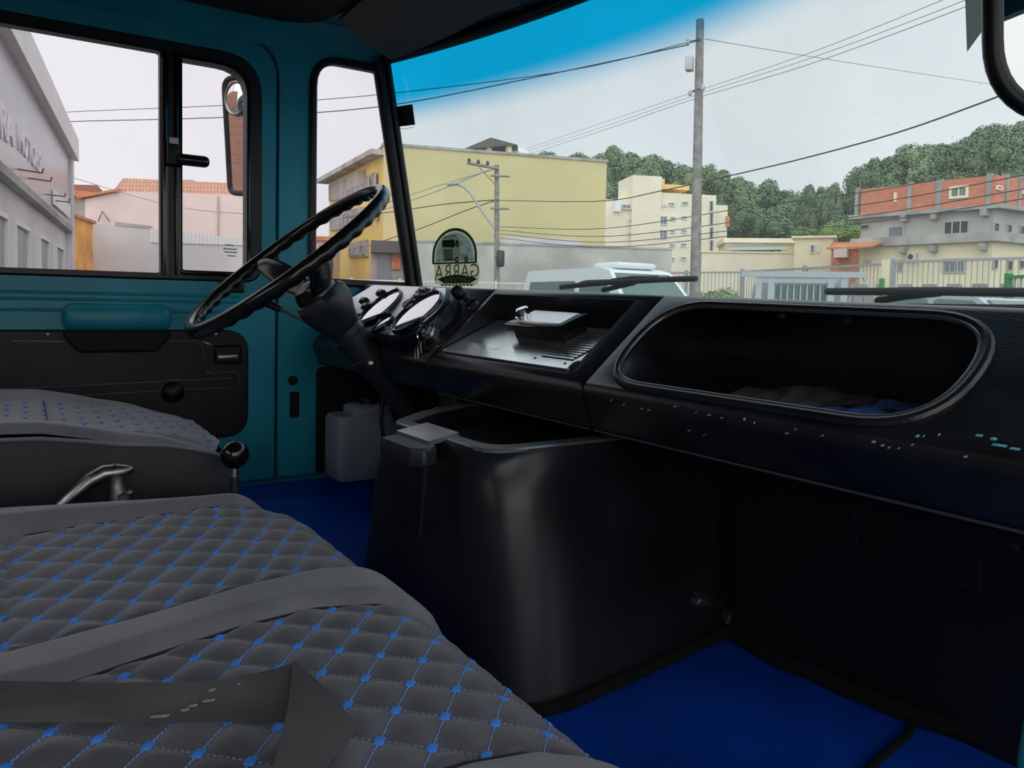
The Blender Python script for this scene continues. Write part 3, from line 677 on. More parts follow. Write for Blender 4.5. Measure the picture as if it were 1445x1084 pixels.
ed = MB().tube([(bot[k].x + (.008 if bot[k].x > -1 else -.008), bot[k].y - .004, .712) for k in range(NP) if bot[k].y < .915 and bot[k].x > -1.0], .008, 8)
obj('rubber_edge', ed, 'carpet', ec)
# clip fastening the cover beside the firewall
cp = thing('cover_clip', 'black metal toggle clip on the engine cover beside the firewall corner', 'clip', (-.80, .87, .74))
def ecx(q): return PX(q, -.805)
c0, c1, c2, c3 = ecx((970, 843)), ecx((1015, 858)), ecx((1028, 862)), ecx((1018, 895))
dd = (c1 - c0).normalized(); R = Matrix((V((1, 0, 0)), dd, V((1, 0, 0)).cross(dd))).transposed()
obj('base', MB().rbox((c0 + c1) / 2, (.012, (c1 - c0).length, .026), .003, R), 'dark_metal', cp)
obj('lever', MB().rbox((c0 + c1) / 2 + V((.010, 0, 0)), (.008, (c1 - c0).length * .7, .012), .002, R), 'steel', cp)
obj('hook', MB().tube([c1 + V((.006, 0, 0)), c2 + V((.006, 0, 0)), c2.lerp(c3, .5) + V((.005, 0, 0))], .0035, 8), 'dark_metal', cp)
d2 = (c3 - c2).normalized(); R2 = Matrix((V((1, 0, 0)), d2, V((1, 0, 0)).cross(d2))).transposed()
obj('strike_plate', MB().rbox((c2 + c3) / 2, (.008, (c3 - c2).length, .02), .002, R2), 'dark_metal', cp)

# white washer bottle in the driver's footwell
wbx = PX((508, 620), -1.80); y0 = wbx.y
wb = thing('washer_bottle', 'white plastic washer fluid bottle in the driver footwell', 'bottle', (-1.80, y0, .745))
o1 = lambda s, z, dx=0: [(-1.80 + u * s + dx, y0 + v * s, z) for u, v in rrect(-.055, .055, -.075, .075, .02, 4)]
za = PX((500, 672), -1.80).z; zb = PX((480, 585), -1.80).z
bb = MB().loft([o1(.9, za), o1(1, za + .012), o1(1, zb - .012), o1(.92, zb)])
obj('tank', bb, 'white_plastic', wb)
nk = obj('shoulder', MB().rbox((-1.80, y0 + .018, zb + .006), (.085, .10, .035), .012, None, 3), 'white_plastic', wb)
obj('cap', MB().lathe((-1.80, y0 + .02, zb + .018), (0, 0, 1), [(0, .022), (.02, .022), (.022, .018)], 16), 'black', nk)
obj('hose', MB().tube([(-1.78, y0 + .05, zb + .2), (-1.76, y0 + .045, zb + .1), (-1.74, y0 + .03, zb - .01), (-1.745, y0 + .045, zb - .10)], .005, 8), 'black', wb)
obj('pump', MB().rbox((-1.745, y0 + .048, zb - .10), (.03, .03, .07), .004), 'black', wb)

# ================================================================== seats
def smooth(a, b, t): t = min(1, max(0, (t - a) / (b - a))); return t * t * (3 - 2 * t)
def interp(T, y):
    if y <= T[0][0]: return T[0][1]
    for (a, p), (b, q) in zip(T, T[1:]):
        if y <= b: return p + (q - p) * (y - a) / (b - a)
    return T[-1][1]
SL = [(-.6, -1.10), (-.03, -1.112), (.05, -1.130), (.177, -1.141), (.225, -1.147), (.33, -1.149)]
S1 = [(-.6, -.70), (-.01, -.743), (.088, -.767), (.186, -.800), (.262, -.812), (.305, -.800), (.36, -.785)]
S2 = [(-.6, -.62), (.018, -.667), (.079, -.688), (.165, -.713), (.234, -.722), (.309, -.695), (.36, -.65)]
S3 = [(-.6, -.40), (.10, -.425), (.235, -.422), (.277, -.412), (.308, -.384), (.36, -.33)]
LAT = {'far': (V((-1.075, -.015)), V((.020, .0288)), V((.0445, -.0232))), 'near': (V((-.695, .142)), V((.0255, .0271)), V((.031, -.0257)))}
def lat(p, k):
    O, a, b = LAT[k]; d = V(p) - O; det = a.x * b.y - a.y * b.x; return (d.x * b.y - d.y * b.x) / det, (a.x * d.y - a.y * d.x) / det
def region(x, y):
    if x < interp(SL, y): return 'L'
    if x < interp(S1, y): return 'far'
    if x < interp(S2, y): return 'C'
    if x < interp(S3, y): return 'near'
    return 'R'
def seat_h(x, y):
    h = 0; k = region(x, y)
    e = min(abs(x - interp(S, y)) for S in (SL, S1, S2, S3))
    if k in ('far', 'near'):
        i, j = lat((x, y), k); f = abs(math.sin(PI * i)) ** .75 * abs(math.sin(PI * j)) ** .75
        h += .0054 * f * smooth(0, .012, e) * (1 - .65 * smooth(.27, .345, y))
    else: h += .009 * smooth(0, .02, e) + .003
    h -= .004 * math.exp(-(e / .004) ** 2)
    if k == 'far': h -= .003 * math.exp(-((y + .018) / .004) ** 2)
    if k == 'L': h += .020 * smooth(.30, -.25, y) * smooth(0, .03, e)
    return h
YF, RF = .345, .055           # front edge and roll radius
def seat_pt(x, t):
    # t: length along the section from the rear, rolling over the front edge
    y1 = YF - RF
    if t <= y1: y, z, ny, nz = t, .902, 0, 1
    else:
        a = (t - y1) / RF
        if a < PI / 2: y, z, ny, nz = y1 + RF * math.sin(a), .902 - RF + RF * math.cos(a), math.sin(a), math.cos(a)
        else: y, z, ny, nz = YF, .902 - RF - (t - y1 - RF * PI / 2), 1, 0
    h = seat_h(x, min(t, YF)); dx = 0
    # rounded left side
    s = x - (-1.215); Rr = .05
    if s < Rr:
        a = math.acos(max(-1, min(1, (Rr - max(0, s)) / Rr))) if s >= 0 else 0; drop = Rr - Rr * math.sin(a); z -= drop * nz; y -= drop * ny * .5
    # corner of the front left is rounded in plan
    cl = smooth(-1.02, -1.20, x); y -= .05 * cl * smooth(.1, .34, t)
    return V((x, y + ny * h, z + nz * h))
ps = thing('passenger_seat', 'wide grey quilted passenger seat cushion with blue stitched tufts', 'seat', (-.70, .0, .70))
xs_ = [-1.215 + .05 * (i / 16) ** 2 for i in range(16)] + [-1.165 + .0031 * i for i in range(0, int((1.165 - .20) / .0031) + 1)]
ts_ = [-.55 + .02 * i for i in range(18)] + [-.19 + .0031 * i for i in range(int((.19 + .345) / .0031) + 1)] + [.36, .38, .40, .43, .46, .50]
nx, nt_ = len(xs_), len(ts_); vv = [seat_pt(x, t) for x in xs_ for t in ts_]; gm = bpy.data.meshes.new('cushion')
fQ = []; fL = []
bmq = MB(); bml = MB()
def sub(keys):
    used = {}; fs2 = []; vs2 = []
    for i in range(nx - 1):
        for j in range(nt_ - 1):
            k = region((xs_[i] + xs_[i + 1]) / 2, min((ts_[j] + ts_[j + 1]) / 2, YF))
            if (ts_[j] > .375 or k in 'LCR') == (keys == 'plain'):
                q = []
                for a in (i * nt_ + j, (i + 1) * nt_ + j, (i + 1) * nt_ + j + 1, i * nt_ + j + 1):
                    if a not in used: used[a] = len(vs2); vs2.append(vv[a])
                    q.append(used[a])
                fs2.append(q)
    return MB().add(vs2, fs2)
obj('plain_panels', sub('plain'), 'leather', ps, 70)
obj('quilted_panels', sub('quilt'), 'quilt', ps, 70)
lft = MB(); lft.grid(lambda u, v: (-1.215 + .01 * math.sin(v * PI) * -1, -.55 + .84 * u, .845 - .115 * v + (.018 * smooth(.30, -.25, -.55 + .84 * u) * (1 - v))), 20, 6)
obj('side_panel', lft, 'leather_dark', ps)
obj('seat_base', MB().rbox((-.70, -.11, .745), (.96, .82, .085), .01), 'black', ps)
def surf(x, t, d=0.):
    p = seat_pt(x, t); e = .003; px_ = seat_pt(x + e, t) - seat_pt(x - e, t); pt_ = seat_pt(x, t + e) - seat_pt(x, t - e)
    return p, V((0, 0, 1)) if t < YF - RF else V((0, math.sin((t - (YF - RF)) / RF), math.cos((t - (YF - RF)) / RF)))
# tufts and stitch lines
tf = MB(); tf.rbox((0, 0, .0012), (.0088, .0072, .0026), .0010, None, 2); tme = to_mesh(tf, 'tuft'); tme.materials.append(MT['tuft'])
st1 = MB(); st2 = MB()
for k in ('far', 'near'):
    O, a, b_ = LAT[k]
    for i in range(-14, 22):
        for j in range(-14, 14):
            p = O + a * i + b_ * j
            if not (-.16 < p.y < .338) or region(p.x, min(p.y, .345)) != k: continue
            if min(abs(p.x - interp(S, min(p.y, .345))) for S in (SL, S1, S2, S3)) < .004: continue
            c, n = surf(p.x, p.y); ang = math.atan2(a.y + b_.y * .0, a.x)
            tz = n.to_track_quat('Z', 'Y').to_euler()
            inst("tuft", tme, ps, c - n * (.0004 if n.y <= 0 else .0010), (-math.acos(min(1, n.z)) if n.y > 0 else 0, 0, math.atan2(-b_.y, -b_.x)) if n.y <= 0 else (-math.atan2(n.y, n.z), 0, .4))
            for vec, mb, wd in ((b_, st1, .00055), (a, st2, .00045)):
                L = vec.length; ns = max(3, int(L / .0042))
                for s in range(ns):
                    t0 = (s + .12) / ns; t1_ = (s + .80) / ns; q0 = p + vec * t0; q1 = p + vec * t1_
                    if region(q1.x, min(q1.y, .345)) != k or q1.y > .37 or not (-.16 < q0.y): continue
                    A_, nA = surf(q0.x, q0.y); B_, nB = surf(q1.x, q1.y); sd = (B_ - A_).cross(nA).normalized() * wd
                    u_ = nA * .0019
                    mb.add([A_ + sd, A_ - sd, B_ - sd, B_ + sd, A_ + sd * .4 + u_, A_ - sd * .4 + u_, B_ - sd * .4 + u_, B_ + sd * .4 + u_], [(0, 1, 5, 4), (2, 3, 7, 6), (4, 5, 6, 7), (0, 4, 7, 3), (1, 2, 6, 5)])
tag(obj('blue_stitching', st1, 'thread', ps), None, None, None, 'stuff'); tag(obj('grey_stitching', st2, 'thread_grey', ps), None, None, None, 'stuff')

for S in (SL, S1, S2, S3):
    obj('seam_welt', MB().tube([seat_pt(interp(S, y_), y_) + V((0, .0, .0022)) for y_ in [-.30 + .0125 * k for k in range(52)]], .0021, 6), 'leather_dark', ps)
# driver's seat
ds = thing('driver_seat', 'grey driver seat cushion with dark sides and faint blue quilting', 'seat', (-1.6, -.1, .70))
DX0, DX1 = -1.865, -1.35; DU0, DU1 = .20, .89
def dz(y): return interp([(-.6, 1.005), (-.10, .996), (.02, .992), (.08, .983), (.13, .974), (.20, .968), (.27, .960), (.29, .952)], y)
def dpt(u, v):
    # u across, v along
    x = DX0 + (DX1 - DX0) * u; y = -.6 + .90 * v; z = dz(y)
    s = abs(u - .5) * 2; z += .016 * smooth(.62, .88, s) * smooth(.30, -.02, y) - .016 * max(0, (s - .90) / .10) ** 2
    y2 = y - .03 * smooth(.5, 1, s) * smooth(.1, .3, y)
    k = smooth(.14, .30, y); z -= .014 * k * k * (1 if y > .0 else 0)
    inq = DU0 < u < DU1
    if inq:
        i = (x / .036 + y / .028) / 2; j = (x / .036 - y / .028) / 2; z += .0035 * abs(math.sin(PI * i)) ** .5 * abs(math.sin(PI * j)) ** .5
    z -= .004 * math.exp(-((u - DU0) / .01) ** 2) + .004 * math.exp(-((u - DU1) / .01) ** 2)
    return V((x, y2, z))
NU, NV = 120, 160
dv = [[dpt(i / NU, j / NV) for j in range(NV + 1)] for i in range(NU + 1)]
def dsub(q):
    mb = MB(); f = []
    for i in range(NU):
        if (DU0 < (i + .5) / NU < DU1) == q:
            for j in range(NV): f.append((i * (NV + 1) + j, (i + 1) * (NV + 1) + j, (i + 1) * (NV + 1) + j + 1, i * (NV + 1) + j + 1))
    mb.v = [p for r_ in dv for p in r_]; mb.f = f; return mb
def clean(mb):
    us = sorted({i for f in mb.f for i in f}); mp = {a: k for k, a in enumerate(us)}; mb.v = [mb.v[a] for a in us]; mb.f = [tuple(mp[i] for i in f) for f in mb.f]; return mb
obj('bolsters', clean(dsub(False)), 'leather', ds, 70); obj('quilted_panel', clean(dsub(True)), 'leather', ds, 70)
ring_ = lambda z, ins: [(p[0], p[1], z) for p in rrect(DX0 + ins, DX1 - ins, -.6, .30 - ins, .03, 4)]
sd = MB(); NS = 60
def side_pt(x, nx_, u, v):
    y = -.6 + .885 * u; zt = dz(y) - .010 - .014 * smooth(.14, .30, y) ** 2; zb_ = .74
    yy = y + (.005 - (.10 * smooth(.6, 1, v) * smooth(0.0, .285, y)))
    return (x + nx_ * (.012 * math.sin(PI * min(1, v * 1.4)) - .03 * v * v), yy, zt + (zb_ - zt) * v)
sd.grid(lambda u, v: side_pt(DX1, 1, u, v), 60, 14); sd.grid(lambda u, v: side_pt(DX0, -1, u, v), 30, 8)
sd.grid(lambda u, v: (DX0 + (DX1 - DX0) * u, side_pt(DX1, 1, 1, v)[1] + .0 + .012 * math.sin(PI * u), side_pt(DX1, 1, 1, v)[2]), 16, 12)
obj('side_cover', sd, 'leather_dark', ds, 60)
pp = MB().tube([(DX1 + .002, -.6 + .885 * i / 40, side_pt(DX1, 1, i / 40, 0)[2] + .002) for i in range(41)], .0035, 8); obj('piping', pp, 'leather', ds)
obj('seat_box', MB().rbox((-1.61, -.16, .725), (.42, .80, .045), .008), 'black', ds)
tf2 = MB().rbox((0, 0, .0008), (.0062, .0062, .002), .0008, None, 1); tm2 = to_mesh(tf2, 'tuft2'); tm2.materials.append(MT['tuft'])
for i in range(-90, 10):
    for j in range(-60, 10):
        x = (i + j) * .036; y = (i - j) * .028; u = (x - DX0) / (DX1 - DX0); v = (y + .6) / .9
        if .23 < u < .87 and .55 < v < .985: inst('tuft', tm2, ds, dpt(u, v) + V((0, 0, .0012)), (-.25 * smooth(.1, .3, y), 0, .785))
# seat seams
obj('seam', MB().tube([dpt(DU0, j / 60) + V((0, 0, .001)) for j in range(36, 61)], .0012, 6), 'leather_dark', ds)
obj('seam', MB().tube([dpt(DU1, j / 60) + V((0, 0, .001)) for j in range(36, 61)], .0012, 6), 'thread', ds)
obj('seam', MB().tube([dpt(DU0 + (DU1 - DU0) * k / 20, .70) + V((0, 0, .001)) for k in range(21)], .0012, 6), 'leather_dark', ds)

# gear lever
gk = PX((331, 642), -1.275)
gl_ = thing('gear_lever', 'gear lever with shiny black ball knob between the seats', 'gear lever', (gk.x, gk.y, .70))
obj('knob', MB().lathe(gk - V((0, 0, .0225)), (0, 0, 1), [(.0225 - .0225 * math.cos(PI * k / 16), max(.0225 * math.sin(PI * k / 16), .0004)) for k in range(17)], 32), 'black_gloss', gl_, 80)
obj('ferrule', MB().lathe(gk - V((0, 0, .038)), (0, 0, 1), [(0, .0065), (.018, .0055)], 14), 'steel', gl_)
obj('shaft', MB().tube([gk - V((0, 0, .035)), V((gk.x, gk.y + .005, .705))], .0075, 12), 'dark_metal', gl_)

# handbrake lever
hx = -1.275
def hp(q): return PX(q, hx)
hbk = thing('handbrake_lever', 'worn silver handbrake lever with dark push button between the seats', 'lever', (hp((170, 700)).x, hp((170, 700)).y, .70))
P = [hp(q) for q in [(85, 715), (108, 695), (128, 678), (148, 668), (168, 665), (180, 664), (188, 662)]]
rings = []
for i, (p, hw, hh) in enumerate(zip(P, [.010, .012, .013, .0135, .0145, .010, .005], [.008, .010, .0115, .0125, .011, .008, .004])):
    t = (P[min(i + 1, len(P) - 1)] - P[max(i - 1, 0)]).normalized(); n = V((1, 0, 0)).cross(t).normalized()
    rings.append([p + V((1, 0, 0)) * (hw * math.cos(a)) + n * (hh * math.sin(a)) for a in [2 * PI * k / 14 for k in range(14)]])
obj('grip', MB().loft(rings), 'metal', hbk, 60)
obj('stem', MB().tube([hp((163, 668)), hp((164, 682)), hp((167, 696)), V((hx, hp((170, 700)).y, .705))], [.014, .012, .016, .017], 14), 'metal', hbk, 60)
obj('collar', MB().lathe(hp((171, 698)), (0, 0, 1), [(-.006, .017), (.003, .017), (.006, .014)], 18), 'metal', hbk)
obj('release_button', MB().lathe(hp((157, 660)) - V((0, 0, .003)), (0, -.3, 1), [(0, .010), (.004, .010), (.006, .008), (.005, .005), (.006, .001)], 18), 'dark_metal', hbk)

# loose lap belt lying on the seat
def SZ(q, z): return PZ(q, z)
topE = [((-60, 958), .936), ((0, 961), .936), ((110, 963), .935), ((220, 963), .936), ((300, 960), .938), ((350, 953), .943), ((390, 943), .950), ((413, 936), .954)]
botE = [((-60, 1024), .916), ((0, 1021), .915), ((110, 1020), .914), ((220, 1020), .914), ((300, 1019), .914), ((350, 1018), .915), ((385, 1019), .917), ((403, 1020), .920)]
def ribbon(A, B, nrm, sub_=5, th=.0012):
    def cr(P, t):
        n = len(P) - 1; f = t * n; i = min(int(f), n - 1); f -= i; p0, p1, p2, p3 = P[max(i - 1, 0)], P[i], P[i + 1], P[min(i + 2, n)]
        return .5 * ((2 * p1) + (p2 - p0) * f + (2 * p0 - 5 * p1 + 4 * p2 - p3) * f * f + (3 * p1 - p0 - 3 * p2 + p3) * f ** 3)
    n = (len(A) - 1) * sub_; rings = []
    for i in range(n + 1):
        a, b2 = cr(A, i / n), cr(B, i / n); a2, b3 = cr(A, min(1, (i + .5) / n)), cr(B, min(1, (i + .5) / n)); a1 = cr(A, max(0, (i - .5) / n))
        t = (a2 - a1); nn = t.cross(b2 - a); nn = nn.normalized() if nn.length > 1e-9 else V((0, 0, 1))
        rings.append([a + nn * th, (a + b2) / 2 + nn * (th + .0006), b2 + nn * th, b2 - nn * th, (a + b2) / 2 - nn * th, a - nn * th])
    return MB().loft(rings)
sb = thing('seat_belt', 'worn black lap belt webbing lying folded across the quilted seat', 'seat belt', SZ((220, 1000), .905))
obj('webbing', ribbon([SZ(q, z) for q, z in topE], [SZ(q, z) for q, z in botE], 1), 'belt', sb, 60)
A = [SZ(q, z) for q, z in [((412, 936), .954), ((409, 975), .945), ((401, 1022), .936), ((384, 1084), .925), ((372, 1130), .918)]]
B = [SZ(q, z) for q, z in [((418, 936), .954), ((448, 962), .946), ((484, 1002), .934), ((498, 1036), .922), ((420, 1130), .914)]]
obj('folded_end', ribbon(A, B, 1), 'belt', sb, 60)
wm = MB(); rr = random.Random(5)
for q0, L in (((226, 1012), 14), ((262, 1003), 6), ((273, 997), 7), ((295, 990), 9), ((342, 966), 6), ((300, 975), 5)):
    t = (q0[1] - 962) / 58.0; z = .936 - .0205 * t + .0022
    P_ = [SZ((q0[0] + dx, q0[1] + dy), z) for dx, dy in ((-L, 1.5), (-L * .3, -.8), (L, -2), (L * .4, .6))]
    wm.add([p for p in P_] + [p + V((0, -.0006, .0012)) for p in P_], [(0, 1, 2, 3), (4, 5, 6, 7), (0, 1, 5, 4), (1, 2, 6, 5), (2, 3, 7, 6), (3, 0, 4, 7)])
obj('worn_fibres', wm, 'scuff', sb)

# ================================================================== visor, mirrors, stickers, wipers
vz = thing('sun_visor', 'dark brown sun visor folded up under the roof above the windshield', 'sun visor', (-1.6, .75, 1.87))
vpn = [PZ((478, 30), 1.878), PZ((552, 86), 1.852), PZ((640, 50), 1.852), PZ((690, 22), 1.857), PZ((735, 8), 1.858), PZ((730, -40), 1.875), PZ((560, -40), 1.885)]
vn = (vpn[1] - vpn[0]).cross(vpn[4] - vpn[0]).normalized()
if vn.z < 0: vn = -vn
vu = (vpn[4] - vpn[1]).normalized(); vw = vn.cross(vu)
o2 = fillet([((p - vpn[0]).dot(vu), (p - vpn[0]).dot(vw)) for p in vpn], .012, 3)
obj('panel', MB().plate(o2, [], .014, lambda u, v, w_: vpn[0] + vu * u + vw * v + vn * w_, .004), 'visor', vz)
obj('edge_piping', MB().tube([vpn[0] + vu * u + vw * v + vn * .003 for u, v in o2], .0028, 6, True), 'matte_black', vz)
obj('hinge_rod', MB().tube([vpn[5] + V((.02, .03, .01)), vpn[6] + V((-.05, .06, .005)), V((-1.93, .80, 1.893))], .005, 8), 'dark_metal', vz)

# mirror hung inside the windshield (upper right)
mc = PD((1512, 10), .80); mn = (V((.30, .10, 1.765)) - mc).normalized() + (CAM - mc).normalized(); mn.normalize(); mu_ = mn.cross(V((0, 0, 1))).normalized() * -1; mv = mn.cross(mu_)
if mv.z < 0: mv = -mv
if mu_.dot(_r) < 0: mu_ = -mu_
def mq(q): p_ = onpl(q, mn, mn.dot(mc)); return ((p_ - mc).dot(mu_), (p_ - mc).dot(mv))
mo = fillet([mq(q) for q in ((1401, 166), (1680, 166), (1680, -260), (1401, -260))], .115, 10)
mi = thing('rear_view_mirror', 'large rounded mirror with thick black rubber frame at the upper right', 'mirror', mc)
fmir = lambda u, v, w_: mc + mu_ * u + mv * v + mn * w_
obj('frame', MB().tube([fmir(u, v, 0) for u, v in mo], .0105, 14, True), 'rubber', mi)
obj('glass', MB().plate(mo, [], .003, fmir), 'mirror_dim', mi)
obj('back_shell', MB().loft([[fmir(u * s, v * s, -w_) for u, v in mo] for s, w_ in ((1, 0.001), (.96, .012), (.8, .02), (.5, .024))]), 'black', mi)
obj('arm', MB().tube([fmir(.02, .12, -.01), fmir(.05, .30, -.03), V((fmir(.05, .3, 0).x + .02, fmir(.05, .3, 0).y, 1.90))], .008, 10), 'black', mi)

def WSQ(q):
    lo, hi = .3, 4.0
    for _ in range(50):
        m_ = (lo + hi) / 2; p = PD(q, m_); u = p.y - (wy(p.x) + .11 * (1.86 - p.z) / .61 - .003)
        if u < 0: lo = m_
        else: hi = m_
    return PD(q, lo)
def wsplate(pts, name, m, th=.0008, parent=None):
    n = len(pts); c = sum(pts, V((0, 0, 0))) / n; mb = MB()
    mb.add([p for p in pts] + [p + V((0, -th, 0)) for p in pts], [tuple(range(n)), tuple(range(n, 2 * n))] + [(k, (k + 1) % n, n + (k + 1) % n, n + k) for k in range(n)])
    return obj(name, mb, m, parent, 0)
s1 = wsplate([WSQ(q) for q in [(1361, -40), (1392, -40), (1389, 40), (1365, 73)]], 'grey_sticker', 'sticker_grey'); tag(s1, 'grey pointed sticker on the windshield beside the mirror', 'sticker')
s2 = wsplate([WSQ(q) for q in [(557, 151), (582, 147), (586, 176), (562, 179)]], 'inspection_sticker', 'sticker_black'); tag(s2, 'small black square sticker at the left edge of the windshield', 'sticker')
obj('sticker_stub', MB().tube([WSQ((563, 181)), WSQ((573, 182)), WSQ((584, 179))], .0008, 4), 'decal_cream', s2)

# round-topped decal with mirrored lettering, stuck to the windshield
dc = thing('windshield_decal', 'green and cream round topped decal with mirrored lettering and a truck on the windshield', 'decal', WSQ((645, 400)))
# decal frame: x 0..1 left to right across (610..678 px), y 0..1 bottom to top (405..322 px)
dA, dB, dC = WSQ((611, 404)), WSQ((678, 404)), WSQ((611, 323))
def DC(u, v, w_=0.):
    p = dA + (dB - dA) * u + (dC - dA) * v; y = wy(p.x) + .11 * (1.86 - p.z) / .61 - .003; return V((p.x, y - w_, p.z))
def dplate(pts, lay, m, nm, holes=()): return obj(nm, MB().plate(pts, list(holes), .0005, lambda u, v, w_: DC(u, v, .0006 * lay + w_)), m, dc, 0)
def dome(s, y0, cx=.46): 
    P = [(cx - .47 * s, y0)]
    for k in range(25):
        a = PI - PI * k / 24; P.append((cx + .47 * s * math.cos(a) + .03 * (1 - math.sin(a)) * 0, .52 + .47 * s * math.sin(a) if math.sin(a) > 0.02 else .5))
    P.append((cx + .47 * s, y0)); return P
dplate(dome(1.0, .385), 1, 'decal_green', 'border', [dome(.90, .415)])
dplate(dome(.90, .415), 1, 'decal_cream', 'border_line', [dome(.84, .425)])
dplate(dome(.84, .425), 1, 'decal_blue', 'sky_field')
dplate([(.05, .04), (.95, .03), (.99, .20), (.97, .385), (.03, .385)], 1, 'decal_cream', 'banner')
def star(cx, cy, r): return [(cx + (r if k % 2 == 0 else r * .4) * math.cos(PI / 2 + k * PI / 5), cy + 0.85 * (r if k % 2 == 0 else r * .4) * math.sin(PI / 2 + k * PI / 5)) for k in range(10)]
for c_ in ((.155, .60), (.62, .72), (.77, .60), (.14, .45), (.84, .45)): dplate(star(*c_, .06), 4, 'decal_cream', 'star')
# truck drawing: cab, windscreen, grille bars, bumper, chassis, wheels
dplate([(.24, .43), (.20, .66), (.22, .84), (.52, .86), (.58, .78), (.60, .52), (.48, .43)], 4, 'decal_cream', 'truck_cab')
dplate([(.22, .68), (.22, .79), (.46, .80), (.50, .70), (.46, .66)], 5, 'decal_green', 'truck_window')
for k in range(5): dplate([(.25 + .005 * k, .63 - .033 * k), (.44, .63 - .033 * k), (.44, .61 - .033 * k), (.25 + .005 * k, .61 - .033 * k)], 5, 'decal_green', 'truck_grille_bar')
dplate([(.25, .47), (.47, .47), (.46, .445), (.27, .445)], 5, 'decal_green', 'truck_bumper')
dplate([(.24, .85), (.52, .875), (.52, .86), (.24, .84)], 5, 'decal_green', 'truck_roof')
dplate([(.60, .55), (.74, .55), (.76, .44), (.60, .43)], 4, 'decal_cream', 'truck_tank')
for cx in (.53, .73): dplate([(cx + .04 * math.cos(2 * PI * k / 14), .455 + .05 * math.sin(2 * PI * k / 14)) for k in range(14)], 6, 'decal_green', 'truck_wheel', [[(cx + .018 * math.cos(2 * PI * k / 10), .455 + .022 * math.sin(2 * PI * k / 10)) for k in range(10)]])
dplate([(.50, .79), (.56, .77), (.56, .66), (.51, .68)], 5, 'decal_green', 'truck_side_window')
# lettering is read from outside, so it appears mirrored from the cab
text_mesh('GARRA', .1, lambda a, b_, c_: DC(.985 - .94 * a, .155 + .225 * b_ - .06 * a * (1 - b_), .0022), 'decal_green', 'lettering', dc)
dplate([(.10, .125)] + [(.10 + .85 * k / 16, .125 + .075 * math.sin(PI * k / 16)) for k in range(1, 16)] + [(.95, .125), (.80, .05), (.25, .05)], 3, 'decal_green', 'ribbon')
text_mesh('Caminhões', .1, lambda a, b_, c_: DC(.80 - .55 * a, .075 + .075 * b_ + .02 * math.sin(PI * a), .0030), 'decal_cream', 'script_lettering', dc, 0, .3)
dplate([(.15, .045), (.90, .045), (.88, .0), (.17, .0)], 2, 'decal_cream', 'lower_strip')
for k in range(9): dplate([(.20 + .075 * k, .035), (.245 + .075 * k, .035), (.245 + .075 * k, .008), (.20 + .075 * k, .008)], 3, 'decal_green', 'tiny_mark')

# rain specks on the outside of the windshield (far too many and small to count)
rdm = MB(); rg = random.Random(21)
for k in range(900):
    x = rg.uniform(-2.0, -.25); z = rg.uniform(1.24, 1.74) if k % 3 else rg.uniform(1.26, 1.48); p0 = ws(x, z, .0015); r_ = rg.choice((.0006, .0008, .0009, .0012)); q = [p0 + V((r_ * math.cos(a), 0, r_ * 1.2 * math.sin(a))) for a in [k2 * PI / 3 for k2 in range(6)]]
    rdm.add(q + [p0 + V((0, r_ * .7, 0))], [(k2, (k2 + 1) % 6, 6) for k2 in range(6)])
tag(obj('rain_specks', rdm, 'rain', wsn), kind='stuff')
# wipers outside the glass
def wiper(label, blade, arm, clips):
    def q3(q, d): 
        p = WSQ(q); return p + V((0, .012 + d, 0))
    b0 = [q3(q, .006) for q in blade]; r_ = thing('windshield_wiper', label, 'wiper', b0[len(b0) // 2], 'windshield wipers')
    obj('blade', MB().tube(b0, .0062, 8), 'matte_black', r_)
    obj('arm', MB().tube([q3(q, .022) for q in arm], .006, 8), 'matte_black', r_)
    for c in clips: obj('bracket', MB().tube([q3(q, .016) for q in c], .0042, 6), 'black', r_)
wiper('black wiper blade in front of the white van, left of the concrete pole', [(783, 405), (830, 400), (880, 397), (930, 394), (974, 393)], [(835, 409), (868, 401), (880, 398)], [[(795, 403), (815, 397), (845, 396)], [(850, 395), (880, 391), (915, 391)], [(880, 396), (860, 393), (838, 398)]])
wiper('long black wiper blade at the right in front of the grey truck', [(1158, 411), (1240, 411), (1330, 411), (1420, 412), (1480, 413)], [(1220, 424), (1262, 417), (1310, 412)], [[(1200, 411), (1260, 408), (1330, 408)]])
# outside mirror on the driver's door
om = PX((340, 190), -2.33)
omn = V((.558, -.83, -.01)).normalized(); omu = V((0, 0, 1)).cross(omn).normalized(); omv = omn.cross(omu)
orr = [PX(q, -2.33) for q in [(318, 120), (345, 108), (372, 112), (372, 262), (345, 271), (325, 268)]]
def om2(q):
    p = onpl(q, omn, omn.dot(om)); return ((p - om).dot(omu), (p - om).dot(omv))
mo2 = fillet([om2(q) for q in [(317, 112), (376, 104), (380, 276), (326, 272)]], [.03, .03, .02, .025], 6)
exm = thing('door_mirror', 'maroon framed outside mirror beyond the driver door vent pane', 'mirror', om - V((0, 0, .2)))
fo2 = lambda u, v, w_: om + omu * u + omv * v + omn * w_
obj('glass', MB().plate(off(mo2, -.004), [], .003, fo2), 'mirror', exm)
obj('frame', MB().tube([fo2(u, v, .002) for u, v in mo2], .0085, 10, True), 'maroon', exm)
obj('housing', MB().loft([[fo2(u * s, v * s, -w_) for u, v in mo2] for s, w_ in ((1, .001), (.98, .02), (.85, .04), (.5, .05))]), 'maroon', exm)
cq = om2((336, 140)); cc = [(cq[0] + .038 * math.cos(2 * PI * k / 28), cq[1] + .046 * math.sin(2 * PI * k / 28)) for k in range(28)]
rm = obj('round_mirror_rim', MB().tube([fo2(u, v, .010) for u, v in cc], .0035, 8, True), 'steel', exm)
dmr = MB()
rgs = []
